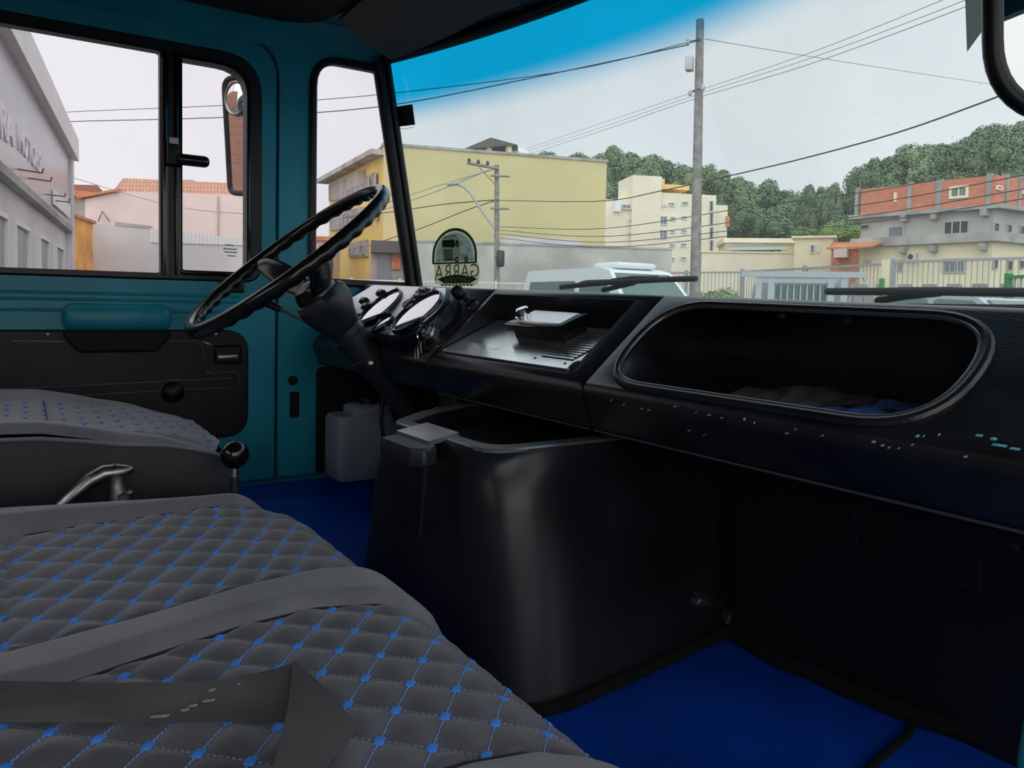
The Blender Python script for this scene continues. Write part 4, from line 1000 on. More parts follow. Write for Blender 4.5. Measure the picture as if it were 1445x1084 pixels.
for s, h in ((1, .009), (.8, .0125), (.55, .0155), (.3, .0172), (.08, .0178)): rgs.append([fo2(cq[0] + (u - cq[0]) * s, cq[1] + (v - cq[1]) * s, h) for u, v in cc])
obj('convex_glass', dmr.loft(rgs), 'mirror', rm, 80)
obj('mirror_arm', MB().tube([om + V((.02, .06, .10)), V((-2.12, .62, 1.55)), V((-2.095, .62, 1.50))], .009, 8), 'dark_metal', exm)

# ================================================================== outside
struct('ground', MB().grid(lambda u, v: (-150 + 190 * u, -60 + 220 * v, 0), 4, 4), 'asphalt', 'grey asphalt yard and street')

class Fac:
    """vertical facade through ground points A (left as seen) and B"""
    def __init__(s, A, B):
        s.A = V((A[0], A[1], 0)); s.e = (V((B[0], B[1], 0)) - s.A); s.L = s.e.length; s.e.normalize(); s.n = V((s.e.y, -s.e.x, 0))
        if s.n.dot(CAM - s.A) < 0: s.n = -s.n
    def sz(s, q):
        p = onpl(q, s.n, s.n.dot(s.A)); return (p - s.A).dot(s.e), p.z
    def P(s, a, z, o=0.): return s.A + s.e * a + s.n * o + V((0, 0, z))
def block(f, s0, s1, z0, z1, dep, o=0.): return MB().loft([[f.P(s0, z, o), f.P(s1, z, o), f.P(s1, z, o - dep), f.P(s0, z, o - dep)] for z in (z0, z1)])
def prism(f, pts, dep, o=0.): return MB().plate(pts, [], dep, lambda u, v, w_: f.P(u, v, o - dep + w_))
def win(par, f, rect, m='window_dark', fm='frame_white', o=.02, fr=.07, mull=0):
    (a, z1), (b, z0) = f.sz(rect[:2]), f.sz(rect[2:]);
    if a > b: a, b = b, a
    o1 = [(a, z0), (b, z0), (b, z1), (a, z1)]; g = fr
    w_ = obj('window', MB().plate(o1, [[(a + g, z0 + g), (b - g, z0 + g), (b - g, z1 - g), (a + g, z1 - g)]] if (b - a) > 3 * g and (z1 - z0) > 3 * g else [], .10, lambda u, v, w2: f.P(u, v, o - .03 + w2)), fm, par, 0)
    obj('pane', MB().plate([(a + g * .6, z0 + g * .6), (b - g * .6, z0 + g * .6), (b - g * .6, z1 - g * .6), (a + g * .6, z1 - g * .6)], [], .02, lambda u, v, w2: f.P(u, v, o + .0 + w2)), m, w_, 0)
    for k in range(mull):
        s = a + (b - a) * (k + 1) / (mull + 1); obj('mullion', MB().plate([(s - .03, z0), (s + .03, z0), (s + .03, z1), (s - .03, z1)], [], .06, lambda u, v, w2: f.P(u, v, o + w2)), fm, w_, 0)
    return w_
def bld(name, label, f): return thing(name, label, 'building', f.P(f.L / 2, 0))

# --- white showroom at the far left
K = G(97, 27.5); e_ = V((-1.0965, .136)).normalized(); A0 = K - e_ * 19
sf = Fac(A0, K); sh = bld('showroom_building', 'white showroom building with fascia sign letters at the left edge of the door window', sf)
zt = sf.sz((92, 190))[1]; zf = sf.sz((94, 224))[1]; zs = sf.sz((90, 318))[1]; zw = sf.sz((90, 352))[1]
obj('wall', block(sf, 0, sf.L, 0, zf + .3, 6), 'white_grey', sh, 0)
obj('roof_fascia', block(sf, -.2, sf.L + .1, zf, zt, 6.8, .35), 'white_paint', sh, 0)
obj('sign_board', block(sf, 0, sf.L - .9, zs, zf, .1, .12), 'sign_face', sh, 0)
obj('sign_ledge', block(sf, 0, sf.L - .9, zs - .18, zs, .2, .22), 'concrete', sh, 0)
obj('corner_column', block(sf, sf.L - .9, sf.L, 0, zf, .6, .2), 'white_grey', sh, 0)
for a, b in ((1, 12), (36, 44), (60, 74), (76, 84), (86, 89)):
    s0 = sf.sz((a, 350))[0]; s1 = sf.sz((b, 350))[0]
def showwin(a, b):
    s0, s1 = sf.sz((a, 352))[0], sf.sz((b, 352))[0]
    w_ = obj('window', MB().plate([(s0, .5), (s1, .5), (s1, zw), (s0, zw)], [[(s0 + .1, .6), (s1 - .1, .6), (s1 - .1, zw - .1), (s0 + .1, zw - .1)]], .12, lambda u, v, w2: sf.P(u, v, w2)), 'frame_white', sh, 0)
    obj('pane', MB().plate([(s0 + .08, .55), (s1 - .08, .55), (s1 - .08, zw - .08), (s0 + .08, zw - .08)], [], .02, lambda u, v, w2: sf.P(u, v, .03 + w2)), 'window_grey', w_, 0)
for a, b in ((-14, 3), (14, 35), (50, 64), (74, 85)): showwin(a, b)
def signtext(txt, q0, q1, q2, q3, m, nm):
    a, z1 = sf.sz(q0); b, z2 = sf.sz(q1); _, z3 = sf.sz(q2); _, z4 = sf.sz(q3)
    text_mesh(txt, 1, lambda u, v, w2: sf.P(a + (b - a) * u, (z3 + (z4 - z3) * u) * (1 - v) + (z1 + (z2 - z1) * u) * v, .13 + w2), m, nm, sh, .02, 0, .02)
signtext('RA', (-12, 140), (8, 168), (-12, 192), (8, 206), 'white_paint', 'sign_letters')
signtext('MOTORS', (15, 172), (48, 216), (15, 210), (48, 245), 'white_paint', 'sign_letters')
sm_ = MB()
for k in range(8):
    a, z = sf.sz((66 + 3.1 * k, 288 + 2.6 * k)); sm_.add([sf.P(a, z, .14), sf.P(a + .55, z, .14), sf.P(a + .55, z + .42, .14), sf.P(a, z + .42, .14), sf.P(a, z, .2), sf.P(a + .55, z, .2), sf.P(a + .55, z + .42, .2), sf.P(a, z + .42, .2)], [(0, 1, 2, 3), (4, 5, 6, 7), (0, 1, 5, 4), (1, 2, 6, 5), (2, 3, 7, 6), (3, 0, 4, 7)])
obj('small_letters', sm_, 'white_paint', sh, 0)
for q in ((22, 242), (37, 254), (62, 276), (70, 284)):
    a, z = sf.sz(q); obj('sign_lamp', MB().tube([sf.P(a - .6, z - .03, .12), sf.P(a - .1, z, .5), sf.P(a - .05, z + .1, .52)], .018, 6), 'dark_metal', sh)

# --- orange house, grey wall, pink warehouse, tiled house (seen through the door window)
f = Fac(G(98, 30), G(133, 32)); t = bld('orange_building', 'narrow weathered orange building beside the white showroom', f)
a, z = f.sz((99, 304)); b, z2 = f.sz((131, 316)); obj('wall', prism(f, [(a, 0), (b, 0), (b, z2), (a, z)], 3), 'orange', t, 0)
obj('coping', prism(f, [(a - .1, z), (b + .1, z2), (b + .1, z2 + .12), (a - .1, z + .12)], 3.2, .1), 'terracotta', t, 0)
f = Fac(G(128, 33), G(372, 34)); t = thing('boundary_wall', 'light grey rendered boundary wall in front of the pink warehouse', 'wall', f.P(f.L / 2, 0))
a, z = f.sz((131, 315)); b, z2 = f.sz((212, 322)); c, z3 = f.sz((372, 340)); zc = f.sz((300, 345))[1]
obj('render', prism(f, [(a, 0), (c, 0), (c, zc), (b, zc), (b, z2), (a, z)], .3), 'light_render', t, 0)
obj('dark_coping', prism(f, [(a + .9, z - .05), (b, z2 - .02), (b, z2 + .1), (a + .9, z + .1)], .35, .03), 'slab', t, 0)
n = 30
for k in range(n):
    s0 = b + (c - b) * k / n; s1 = b + (c - b) * (k + .86) / n; zz = z2 + (z3 - z2) * (k + .5) / n
    obj('metal_sheet', prism(f, [(s0, zc), (s1, zc), (s1, zz), (s0, zz)], .06, .04 + .02 * (k % 2)), 'corrugated', t, 0)
f = Fac(G(118, 38), G(380, 39)); t = bld('pink_warehouse', 'long pale pink warehouse wall behind the grey boundary wall', f)
a, z = f.sz((120, 281)); b, z2 = f.sz((170, 270)); c, z3 = f.sz((375, 276))
obj('wall', prism(f, [(a, 0), (c, 0), (c, z3), (b, z2), (a, z)], 8), 'pink', t, 0)
obj('joint_pipe', MB().tube([f.P(f.sz((308, 300))[0], 0, .05), f.P(f.sz((308, 300))[0], z3 - .1, .05)], .05, 6), 'pink_dark', t)
obj('eaves', prism(f, [(a - .3, z), (b, z2), (b, z2 + .12), (a - .3, z + .12)], 8.2, .2), 'terracotta', t, 0)
obj('ladder_frame', MB().tube([f.P(f.sz((141, 313))[0], f.sz((141, 313))[1], .2), f.P(f.sz((147, 299))[0], f.sz((147, 299))[1], .2), f.P(f.sz((157, 313))[0], f.sz((157, 313))[1], .2)], .03, 5), 'dark_metal', t)
f = Fac(G(150, 50), G(380, 50)); t = bld('tiled_roof_house', 'house with old terracotta tile roof above the pink warehouse', f)
a, z = f.sz((157, 246)); c, z3 = f.sz((378, 256)); zb = f.sz((250, 276))[1]
obj('wall', block(f, a + 1, c, 0, zb, 6, -2), 'pink_dark', t, 0)
rfm = MB().loft([[f.P(a - .3, zb - .6, .4), f.P(c, zb - .8, .4), f.P(c, z3, -1.5), f.P(a, z, -1.5)], [f.P(a - .3, zb - .85, .4), f.P(c, zb - 1.05, .4), f.P(c, z3 - .3, -1.5), f.P(a, z - .3, -1.5)]])
obj('tile_roof', rfm, 'tile_roof', t, 0, True)
for q0, q1 in (((189, 235), (224, 252)), ((281, 242), (307, 256))):
    s0, za_ = f.sz(q0); s1, zb_ = f.sz(q1); obj('parapet_block', block(f, s0, s1, zb_ - 1, za_, 3, -5), 'plaster', t, 0)
for q in ((190, 235), (196, 228), (298, 234)):
    s0, za_ = f.sz(q); obj('antenna', MB().tube([f.P(s0, za_ - 1.2, -5.2), f.P(s0, za_ + .6, -5.2)], .03, 5), 'dark_metal', t)
f = Fac(G(94, 44), G(166, 46)); t = bld('brown_house', 'small brown house with flat tiled eaves behind the orange building', f)
a, z = f.sz((97, 277)); b, z2 = f.sz((165, 274)); obj('wall', block(f, a, b, 0, z, 5), 'mauve_plaster', t, 0)
obj('eaves', block(f, a - .3, b + .2, z, z + .35, 5.4, .3), 'terracotta', t, 0); a2, z4 = f.sz((98, 258)); b3, z5 = f.sz((146, 259)); obj('upper_roof', prism(f, [(a2, z + .35), (b3 + .6, z + .35), (b3, z5), (a2, z4)], 3, -1), 'rust', t, 0)
# brick building behind the truck, seen only in the door mirror
bw = MB().box((-13, -16, 4), (26, 1, 11)); tag(obj('brick_building', bw, 'brick_wall', None, 0, True), 'reddish brick building behind the truck reflected in the door mirror', 'building')

# --- big yellow building
KY, RY, LY = G(539, 53), G(851, 57.5), G(463, 66)
f = Fac(KY, RY); t = bld('yellow_building', 'big yellow building with a blank side wall and rooftop canopy', f)
_, zk = f.sz((545, 206)); zr = f.sz((848, 228))[1]; zk = (zk + zr) / 2
obj('blank_wall', block(f, 0, f.L, 0, zk, 14), 'yellow', t, 0); obj('parapet_cap', block(f, -.1, f.L + .1, zk, zk + .18, 14.2, .1), 'slab', t, 0)
g = Fac(LY, KY)
zw_ = g.sz((527, 226))[1]; zl = g.sz((466, 258))[1]; zg = (zw_ + zl) / 2
obj('street_wing', block(g, 0, g.L, 0, zg, 10, -.02), 'yellow2', t, 0)
obj('wing_eaves', block(g, -.8, g.L, zg, zg + .35, 10.5, .9), 'slab', t, 0)
obj('grey_bay', prism(g, [g.sz(q) for q in [(466, 284), (466, 262), (516, 240), (516, 276)]], .2, .15), 'mauve_plaster', t, 0)
obj('grey_bay', prism(g, [g.sz(q) for q in [(468, 326), (468, 302), (516, 292), (516, 318)]], .2, .15), 'mauve_plaster', t, 0)
obj('grey_bay', prism(g, [g.sz(q) for q in [(494, 364), (494, 344), (520, 338), (520, 362)]], .2, .15), 'mauve_plaster', t, 0)
for r_ in ((520, 249, 525, 267), (529, 245, 534, 263), (501, 264, 506, 274), (508, 262, 515, 271), (495, 268, 499, 276), (497, 351, 501, 361), (504, 349, 509, 360), (512, 347, 518, 359), (488, 303, 494, 318), (500, 304, 510, 316), (531, 301, 536, 310)): win(t, g, r_, 'window_grey', 'plaster', .2)
obj('roof_block', block(g, g.sz((465, 250))[0], g.sz((487, 250))[0], zg, zg + 2.6, 4, -3), 'yellow2', t, 0)
cn = Fac(G(655, 60), G(731, 60)); zc0 = cn.sz((690, 218))[1]; zp = cn.sz((700, 199))[1]
can = obj('canopy_roof', MB().loft([[cn.P(cn.sz((655, 214))[0], cn.sz((655, 214))[1], 1.), cn.P(cn.sz((693, 198))[0], cn.sz((693, 198))[1], 1.), cn.P(cn.sz((730, 208))[0], cn.sz((730, 208))[1], 1.)], [cn.P(cn.sz((660, 214))[0], cn.sz((660, 213))[1] + .2, -5.), cn.P(cn.sz((698, 198))[0], cn.sz((698, 197))[1] + .3, -5.), cn.P(cn.sz((733, 207))[0], cn.sz((733, 206))[1] + .3, -5.)]]), 'roof_dark', t, 0)
for q in ((690, 205), (718, 210), (665, 214)): s0, z0 = cn.sz(q); obj('canopy_post', MB().box(cn.P(s0, (zk + z0) / 2 - .5, .5), (.35, .35, z0 - zk + 1.4)), 'cream2', t, 0)
obj('satellite_dish', MB().lathe(cn.P(cn.sz((733, 213))[0], cn.sz((733, 213))[1], -2), (.5, -.3, .6), [(0, .1), (.15, .4), (.3, .7), (.28, .68), (.1, .3)], 16), 'white_paint', t)
# --- shop at the street corner below
f = Fac(G(522, 47), G(600, 47.5)); t = bld('corner_shop', 'low shop with dark awning and red panel below the yellow building', f)
obj('wall', block(f, 0, f.L, 0, f.sz((560, 345))[1], 5), 'mauve_plaster', t, 0); s0, z0 = f.sz((524, 357)); s1, z1 = f.sz((573, 342))
obj('awning', block(f, s0, s1 + 2, z0, z1, .8, .8), 'roof_dark', t, 0); a, z0 = f.sz((533, 392)); b, z1 = f.sz((551, 357)); obj('shutter', block(f, a, b, 0, z1, .1, .1), 'window_grey', t, 0)
a, z0 = f.sz((552, 380)); b, z1 = f.sz((565, 356)); obj('red_panel', block(f, a, b, z0, z1, .1, .15), 'terracotta', t, 0)
f = Fac(G(425, 56), G(466, 56)); t = bld('pale_pink_house', 'pale pink house left of the yellow building in the quarter window', f)
obj('wall', block(f, 0, f.L, 0, f.sz((455, 340))[1], 3), 'pink', t, 0); obj('roof', block(f, -.3, f.L + .3, f.sz((455, 340))[1], f.sz((455, 334))[1], 3.5, .3), 'terracotta', t, 0)
for r_ in ((449, 345, 455, 358), (460, 346, 467, 360)): win(t, f, r_, 'window_grey')

# --- long grey wall
f = Fac(G(583, 44), G(946, 46)); t = thing('concrete_wall', 'long weathered grey wall in front of the yellow building', 'wall', f.P(f.L / 2, 0))
zt = (f.sz((600, 345))[1] + f.sz((940, 350))[1]) / 2; np_ = 9
obj('wall_body', block(f, 0, f.L, 0, zt, .3), 'grey_wall', t, 0)
obj('coping', block(f, 0, f.L, zt, zt + .12, .4, .05), 'slab', t, 0)
bn = tag(obj('white_banner', block(f, f.sz((712, 340))[0], f.sz((822, 340))[0], zt + .14, zt + .50, .1, -.5), 'white_grey', None, 0), 'narrow pale banner along the top of the long grey wall', 'banner')

# --- cream apartment block
f = Fac(G(851, 88), G(1031, 91)); t = bld('apartment_block', 'cream apartment block with small windows and stair tower', f)
def rb(q0, q1, dep, o, m, nm, z0=0): a, z1 = f.sz(q0); b, _ = f.sz(q1); obj(nm, block(f, a, b, z0, z1, dep, o), m, t, 0)
rb((851, 281), (942, 281), 12, 0, 'cream', 'wing'); rb((891, 248), (932, 248), 5, .5, 'cream', 'stair_tower'); rb((930, 272), (1010, 272), 14, .2, 'cream', 'main_block'); rb((1005, 288), (1030, 288), 12, -.5, 'cream', 'end_block')
rb((932, 250), (943, 250), 4, -1, 'orange_pale', 'tank_room', 15); rb((943, 258), (978, 258), 6, -1, 'orange_pale', 'penthouse', 15); rb((866, 283), (875, 283), .4, .4, 'white_paint', 'balcony_screen', f.sz((870, 299))[1])
def z5(a, b, c, d): return (820 + a / 4.335, 180 + b / 4.335, 820 + c / 4.335, 180 + d / 4.335)
for r_ in ((245, 470, 300, 503), (288, 560, 320, 588), (288, 640, 318, 668), (305, 478, 322, 502), (480, 470, 497, 488), (505, 468, 518, 488), (530, 458, 565, 485), (610, 452, 648, 480), (470, 540, 522, 600), (540, 545, 572, 572), (608, 540, 642, 565), (468, 625, 522, 682), (540, 628, 568, 650), (606, 622, 640, 648), (535, 710, 568, 735), (604, 706, 638, 732), (535, 793, 565, 818), (602, 790, 636, 815)):
    win(t, f, z5(*r_), 'window_grey', 'frame_white', .75 if r_[0] < 10 else .25, .1, 1)
for y0_, y1_ in ((450, 515), (525, 600), (610, 680), (690, 760)): win(t, f, z5(782, y0_, 800, y1_), 'window_dark', 'slab', .25, .1)
for y0_, y1_ in ((540, 605), (700, 760)): a, z1 = f.sz((1027, 180 + y0_ / 4.335)); b, z0 = f.sz((1031, 180 + y1_ / 4.335)); obj('end_panel', block(f, a, b, z0, z1, .2, -.3), 'terracotta', t, 0)

# --- low cream houses
f = Fac(G(988, 58), G(1120, 57)); t = bld('low_cream_house', 'long low cream house with grey awning behind the concrete pole', f)
obj('front_wall', block(f, 0, f.L, 0, f.sz((1060, 357))[1], 3), 'cream', t, 0); obj('wall_cap', block(f, -.1, f.L + .1, f.sz((1060, 357))[1], f.sz((1060, 355))[1], 3.2, .1), 'cream2', t, 0)
a, z1 = f.sz((1031, 338)); b, _ = f.sz((1136, 338)); obj('upper_floor', block(f, a, b, 0, z1, 5, -3), 'cream2', t, 0); obj('upper_parapet', block(f, a - .2, b, z1, z1 + .35, 5.2, -2.6), 'cream', t, 0)
a, z1 = f.sz((1029, 345)); b, _ = f.sz((1116, 345)); obj('awning', MB().loft([[f.P(a, z1, -2.9), f.P(b, z1 + .1, -2.9), f.P(b, z1 - .25, -1.2), f.P(a, z1 - .35, -1.2)], [f.P(a, z1 + .06, -2.9), f.P(b, z1 + .16, -2.9), f.P(b, z1 - .19, -1.2), f.P(a, z1 - .29, -1.2)]]), 'galv', t, 0)
for r_ in ((1040, 349, 1052, 354), (1058, 349, 1074, 354), (1096, 348, 1103, 354), (1108, 347, 1113, 354)): win(t, f, r_, 'window_dark', 'frame_white', -2.9)
f = Fac(G(1118, 54), G(1172, 53)); t = bld('cream_gable_house', 'cream two window house block left of the brick building', f)
obj('wall', block(f, 0, f.L, 0, f.sz((1145, 336))[1], 6), 'cream2', t, 0); obj('roof_edge', block(f, -.2, f.L + .2, f.sz((1145, 336))[1], f.sz((1145, 333))[1], 6.3, .2), 'cream', t, 0)
for r_ in ((1143, 345, 1150, 358), (1153, 345, 1157, 356)): win(t, f, r_, 'window_grey')
f = Fac(G(1170, 50), G(1212, 49)); t = bld('orange_shed', 'small orange shed with pink tank left of the brick building', f)
obj('wall', block(f, 0, f.L, 0, f.sz((1190, 352))[1], 4), 'terracotta', t, 0); obj('roof', prism(f, [f.sz((1170, 352)), f.sz((1212, 352)), f.sz((1205, 343)), f.sz((1175, 341))], 4, .2), 'terracotta', t, 0)
a, z1 = f.sz((1180, 350)); b, z0 = f.sz((1198, 364)); obj('tank', block(f, a, b, z0, z1, .6, .7), 'pink', t, 0)

# --- unfinished brick building
CB = G(1396, 40); f = Fac(G(1210, 45.5), CB); g = Fac(CB, G(1500, 43.5))
t = bld('brick_topped_building', 'unfinished building with bare red brick top floor over grey plaster', f)
zA = (f.sz((1214, 266))[1] + f.sz((1394, 250))[1]) / 2; zB = (f.sz((1214, 303))[1] + f.sz((1394, 292))[1]) / 2
zC = (f.sz((1250, 349))[1] + f.sz((1390, 340))[1]) / 2 ; zC1 = zC + .5
ab = [f.P(0, 0), f.P(f.L, 0), g.P(g.L, 0), g.P(g.L, 0, -9), f.P(0, 0, -9)]
def vol(z0, z1, o=0.): return MB().loft([[p + V((0, 0, z)) for p in (f.P(-o, 0, o), f.P(f.L, 0, 0) + (f.n + g.n).normalized() * o * 1.2, g.P(g.L, 0, o), g.P(g.L, 0, -9), f.P(-o, 0, -9))] for z in (z0, z1)])
obj('ground_floor', vol(0, zC), 'cream2', t, 0); obj('balcony_slab', vol(zC, zC1, .4), 'slab', t, 0)
obj('plaster_floor', vol(zC1, zB - .2), 'plaster', t, 0); obj('upper_slab', vol(zB - .2, zB, .5), 'slab', t, 0)
obj('brick_floor', vol(zB, zA, .05), 'brick', t, 0, True)
for px_ in ((1208, 1212), (1281, 1287), (1321, 1329), (1392, 1399)):
    s0, s1 = f.sz((px_[0], 280))[0], f.sz((px_[1], 280))[0]; obj('concrete_column', block(f, s0, s1, zB, zA + .12, .3, .12), 'concrete', t, 0)
for px_ in ((1417, 1420), (1435, 1438)):
    s0, s1 = g.sz((px_[0], 280))[0], g.sz((px_[1], 280))[0]; obj('concrete_column', block(g, s0, s1, zB, zA + .12, .3, .12), 'concrete', t, 0)
for px_ in (1276, 1318, 1388):
    for zz in (zB - .55, zC - .45): s0 = f.sz((px_, 300))[0]; obj('beam_end', block(f, s0, s0 + .3, zz, zz + .35, .6, .5), 'concrete', t, 0)
win(t, f, (1341, 264, 1367, 279), 'leaf_b', 'cream', .06, .12, 1); win(t, f, (1263, 272, 1266, 285), 'cream', 'cream', .06, .05)
win(t, f, (1254, 320, 1276, 335), 'window_grey', 'plaster', .02); win(t, f, (1333, 313, 1367, 337), 'window_dark', 'plaster', .02, .05, 2); win(t, f, (1215, 318, 1227, 323), 'window_dark', 'plaster', .02, .03)
for r_ in ((1331, 365, 1362, 385), (1263, 367, 1274, 383), (1219, 367, 1229, 371)): win(t, f, r_, 'window_grey', 'plaster', .02, .06, 2)
for r_ in ((1401, 314, 1408, 330), (1420, 316, 1426, 331), (1438, 318, 1445, 334), (1400, 366, 1406, 380), (1420, 367, 1427, 382), (1437, 367, 1443, 380)): win(t, g, r_, 'window_dark', 'plaster', .02, .05)
win(t, g, (1404, 262, 1411, 269), 'rust', 'cream', .08, .06); win(t, g, (1440, 268, 1446, 275), 'leaf_b', 'cream', .08, .06)
s0, z0 = f.sz((1284, 368)); ac = obj('air_conditioner', block(f, s0, s0 + .45, z0, z0 + .4, .4, .4), 'white_grey', t, 0)
obj('fan_grille', MB().lathe(f.P(s0 + .2, z0 + .2, .4), f.n, [(0, .15), (.02, .15), (.02, .05)], 14), 'window_dark', ac)
ps0, pz0 = f.sz((1186, 353)); ps1, _ = f.sz((1250, 353)); obj('tile_porch', MB().loft([[f.P(ps0, pz0 + .05, 1.6), f.P(ps1, pz0 + .05, 1.6), f.P(ps1, pz0 + .45, 0), f.P(ps0, pz0 + .45, 0)], [f.P(ps0, pz0 - .05, 1.6), f.P(ps1, pz0 - .05, 1.6), f.P(ps1, pz0 + .35, 0), f.P(ps0, pz0 + .35, 0)]]), 'terracotta', t, 0)
# low planter wall of grey blocks behind the fence
f = Fac(G(1160, 27), G(1470, 22)); t = thing('block_wall', 'low grey stepped block wall behind the right fence', 'wall', f.P(f.L / 2, 0)); n = 18
for k in range(n): obj('block', block(f, f.L * k / n, f.L * (k + .94) / n, 0, 2.0 + .12 * (k % 2), .3), 'concrete', t, 0)

# --- fences
def fence(name, label, A, B, d0, d1, z1, z0, npan, m, gap=.13, posts=True, pm=None, group=None):
    f = Fac(G(A, d0), G(B, d1)); r_ = thing(name, label, 'fence', f.P(f.L / 2, 0), group)
    for zz in (z1, z0 + .1): obj('rail', block(f, 0, f.L, zz - .06, zz, .06, .03), m, r_, 0)
    for k in range(npan):
        s0, s1 = f.L * k / npan, f.L * (k + 1) / npan; nb = int((s1 - s0) / gap); mb = MB()
        for i in range(1, nb):
            s = s0 + (s1 - s0) * i / nb; p = f.P(s, (z0 + z1) / 2); mb.box(p, (.016, .016, z1 - z0 - .04))
        tag(obj('bars', mb, m, r_, 0), None, None, None, 'stuff')
    for k in range(npan + 1): obj('post', block(f, f.L * k / npan - .05, f.L * k / npan + .05, 0, z1 + .06, .1, .05), pm or m, r_, 0)
    return f
fence('bar_fence', 'pale low bar fence in front of the far parked van', 428, 835, 31, 31, 2.08, .3, 6, 'frame_white', .16)
fence('bar_fence', 'grey bar fence panel in front of the green bush', 828, 1046, 29, 25.5, 2.45, .3, 3, 'fence_grey')
ff_ = fence('bar_fence', 'long grey bar fence behind the grey truck', 1046, 1247, 25.5, 20.0, 2.47, .3, 2, 'fence_grey', .12)
f2 = fence('bar_fence', 'tall grey bar fence at the right in front of the brick topped building', 1258, 1480, 19.6, 16.8, 2.50, .3, 1, 'fence_grey', .12)
p = G(1252, 19.8); tag(obj('fence_pillar', MB().rbox((p.x, p.y, 1.27), (.26, .26, 2.54), .01), 'cream2', None), 'cream masonry pillar between the two right fences', 'pillar')
p = G(1243, 19.2); tag(obj('green_post', MB().rbox((p.x, p.y, 1.02), (.10, .10, 2.04), .01), 'fence_green', None), 'short green metal post beside the cream pillar', 'post')
f = Fac(G(1421, 12.0), G(1475, 11.2)); t = thing('green_gate', 'green framed gate with grey bars at the far right', 'gate', f.P(f.L / 2, 0)); zg_ = f.sz((1425, 389))[1]
obj('post', block(f, -.04, .05, 0, zg_ + .04, .08, .04), 'fence_green', t, 0); obj('post', block(f, f.L - .05, f.L + .04, 0, zg_ + .04, .08, .04), 'fence_green', t, 0)
for zz in (zg_, .4): obj('rail', block(f, 0, f.L, zz - .05, zz, .05, .02), 'fence_green', t, 0)
for k in range(5): obj('bar', block(f, f.L * (k + 1) / 6 - .012, f.L * (k + 1) / 6 + .012, .4, zg_, .024, 0), 'fence_grey', t, 0)

# --- vehicles
def vehicle(name, label, cat, c, ang, prof, wd, roofz, belt, m, wheels, side_w, front_w, rear_w, group=None, pod=None):
    R = Matrix.Rotation(ang, 3, 'Z'); c = V((c.x, c.y, 0))
    def T(l, y, z): return c + R @ V((l, y, z))
    def tw(z): return wd / 2 * (1 if z <= belt else 1 - .16 * (z - belt) / max(.01, roofz - belt))
    r_ = thing(name, label, cat, c, group)
    P = fillet(prof, .12, 4); n = len(P)
    rings = [[T(l, y_ * tw(z), z) for l, z in P] for y_ in (-1, -.93, .93, 1)]
    for k, s in ((0, .99), (3, .99)): rings[k] = [T(l * 1.0, (-1 if k == 0 else 1) * tw(z) * 1.0, z) for l, z in P]
    rings[1] = [T(l, -tw(z) * .97, z) for l, z in P]; rings[2] = [T(l, tw(z) * .97, z) for l, z in P]
    obj('body', MB().loft(rings), m, r_, 30)
    for poly in side_w:
        for s in (-1, 1): obj('side_window', MB().plate(fillet(poly, .05, 3), [], .012, lambda u, v, w2: T(u, s * (tw(v) + .001 + w2), v)), 'car_glass', r_, 0)
    for (l0, z0), (l1, z1), nm in ((*front_w, 'windscreen'), (*rear_w, 'rear_window')):
        nrm = V((z1 - z0, 0, l0 - l1)).normalized(); nrm = nrm if (nrm.x > 0) == (nm == 'windscreen') else -nrm
        mb = MB().loft([[T(l + nrm.x * o, s * (tw(z) - .10), z + nrm.z * o) for l, z, s in ((l0, z0, -1), (l0, z0, 1), (l1, z1, 1), (l1, z1, -1))] for o in (-.01, .015)]); obj(nm, mb, 'car_glass', r_, 0)
    for l in wheels:
        for s in (-1, 1):
            w_ = obj('wheel', MB().lathe(T(l, s * (wd / 2 - .20), .33), R @ V((0, s, 0)), [(0, .20), (0, .31), (.03, .33), (.17, .33), (.20, .30), (.19, .2)], 24), 'tyre', r_); obj('hub', MB().lathe(T(l, s * (wd / 2 - .06), .33), R @ V((0, s, 0)), [(0, .2), (.04, .19), (.06, .06), (.06, .001)], 18), 'steel', w_)
    if pod: l0, l1, z0, z1 = pod; obj('roof_unit', MB().rbox(T((l0 + l1) / 2, 0, (z0 + z1) / 2), (l1 - l0, wd * .55, z1 - z0), .06, R), m, r_)
    for s in (-1, 1): obj('wing_mirror', MB().rbox(T(front_w[0][0] - .25, s * (wd / 2 + .09), front_w[0][1] + .08), (.1, .16, .18), .03, R), m, r_)
    return r_
van_p = [(-2.4, .35), (2.4, .35), (2.45, .75), (2.3, 1.0), (1.55, 1.15), (.80, 1.92), (.5, 1.98), (-2.3, 1.98), (-2.42, 1.2)]
vehicle('panel_van', 'white van with roof unit behind the left wiper', 'van', G(868, 16.3), TH * 0 + math.radians(57.7) - math.radians(60), van_p, 1.85, 1.98, 1.05, 'car_white', (-1.5, 1.55), [[(-.1, 1.1), (1.25, 1.1), (.72, 1.72), (-.1, 1.72)], [(-2.1, 1.1), (-.3, 1.1), (-.3, 1.72), (-2.1, 1.72)]], ((1.5, 1.2), (.86, 1.86)), ((-2.41, 1.25), (-2.34, 1.8)), None, (-.1, .7, 1.97, 2.10))
vehicle('panel_van', 'far white van behind the pale bar fence in the quarter window', 'van', G(516, 34), math.radians(40), van_p, 1.85, 1.98, 1.05, 'car_white', (-1.5, 1.55), [[(-.1, 1.1), (1.25, 1.1), (.72, 1.72), (-.1, 1.72)], [(-2.1, 1.1), (-.3, 1.1), (-.3, 1.72), (-2.1, 1.72)]], ((1.5, 1.2), (.86, 1.86)), ((-2.41, 1.25), (-2.34, 1.8)))
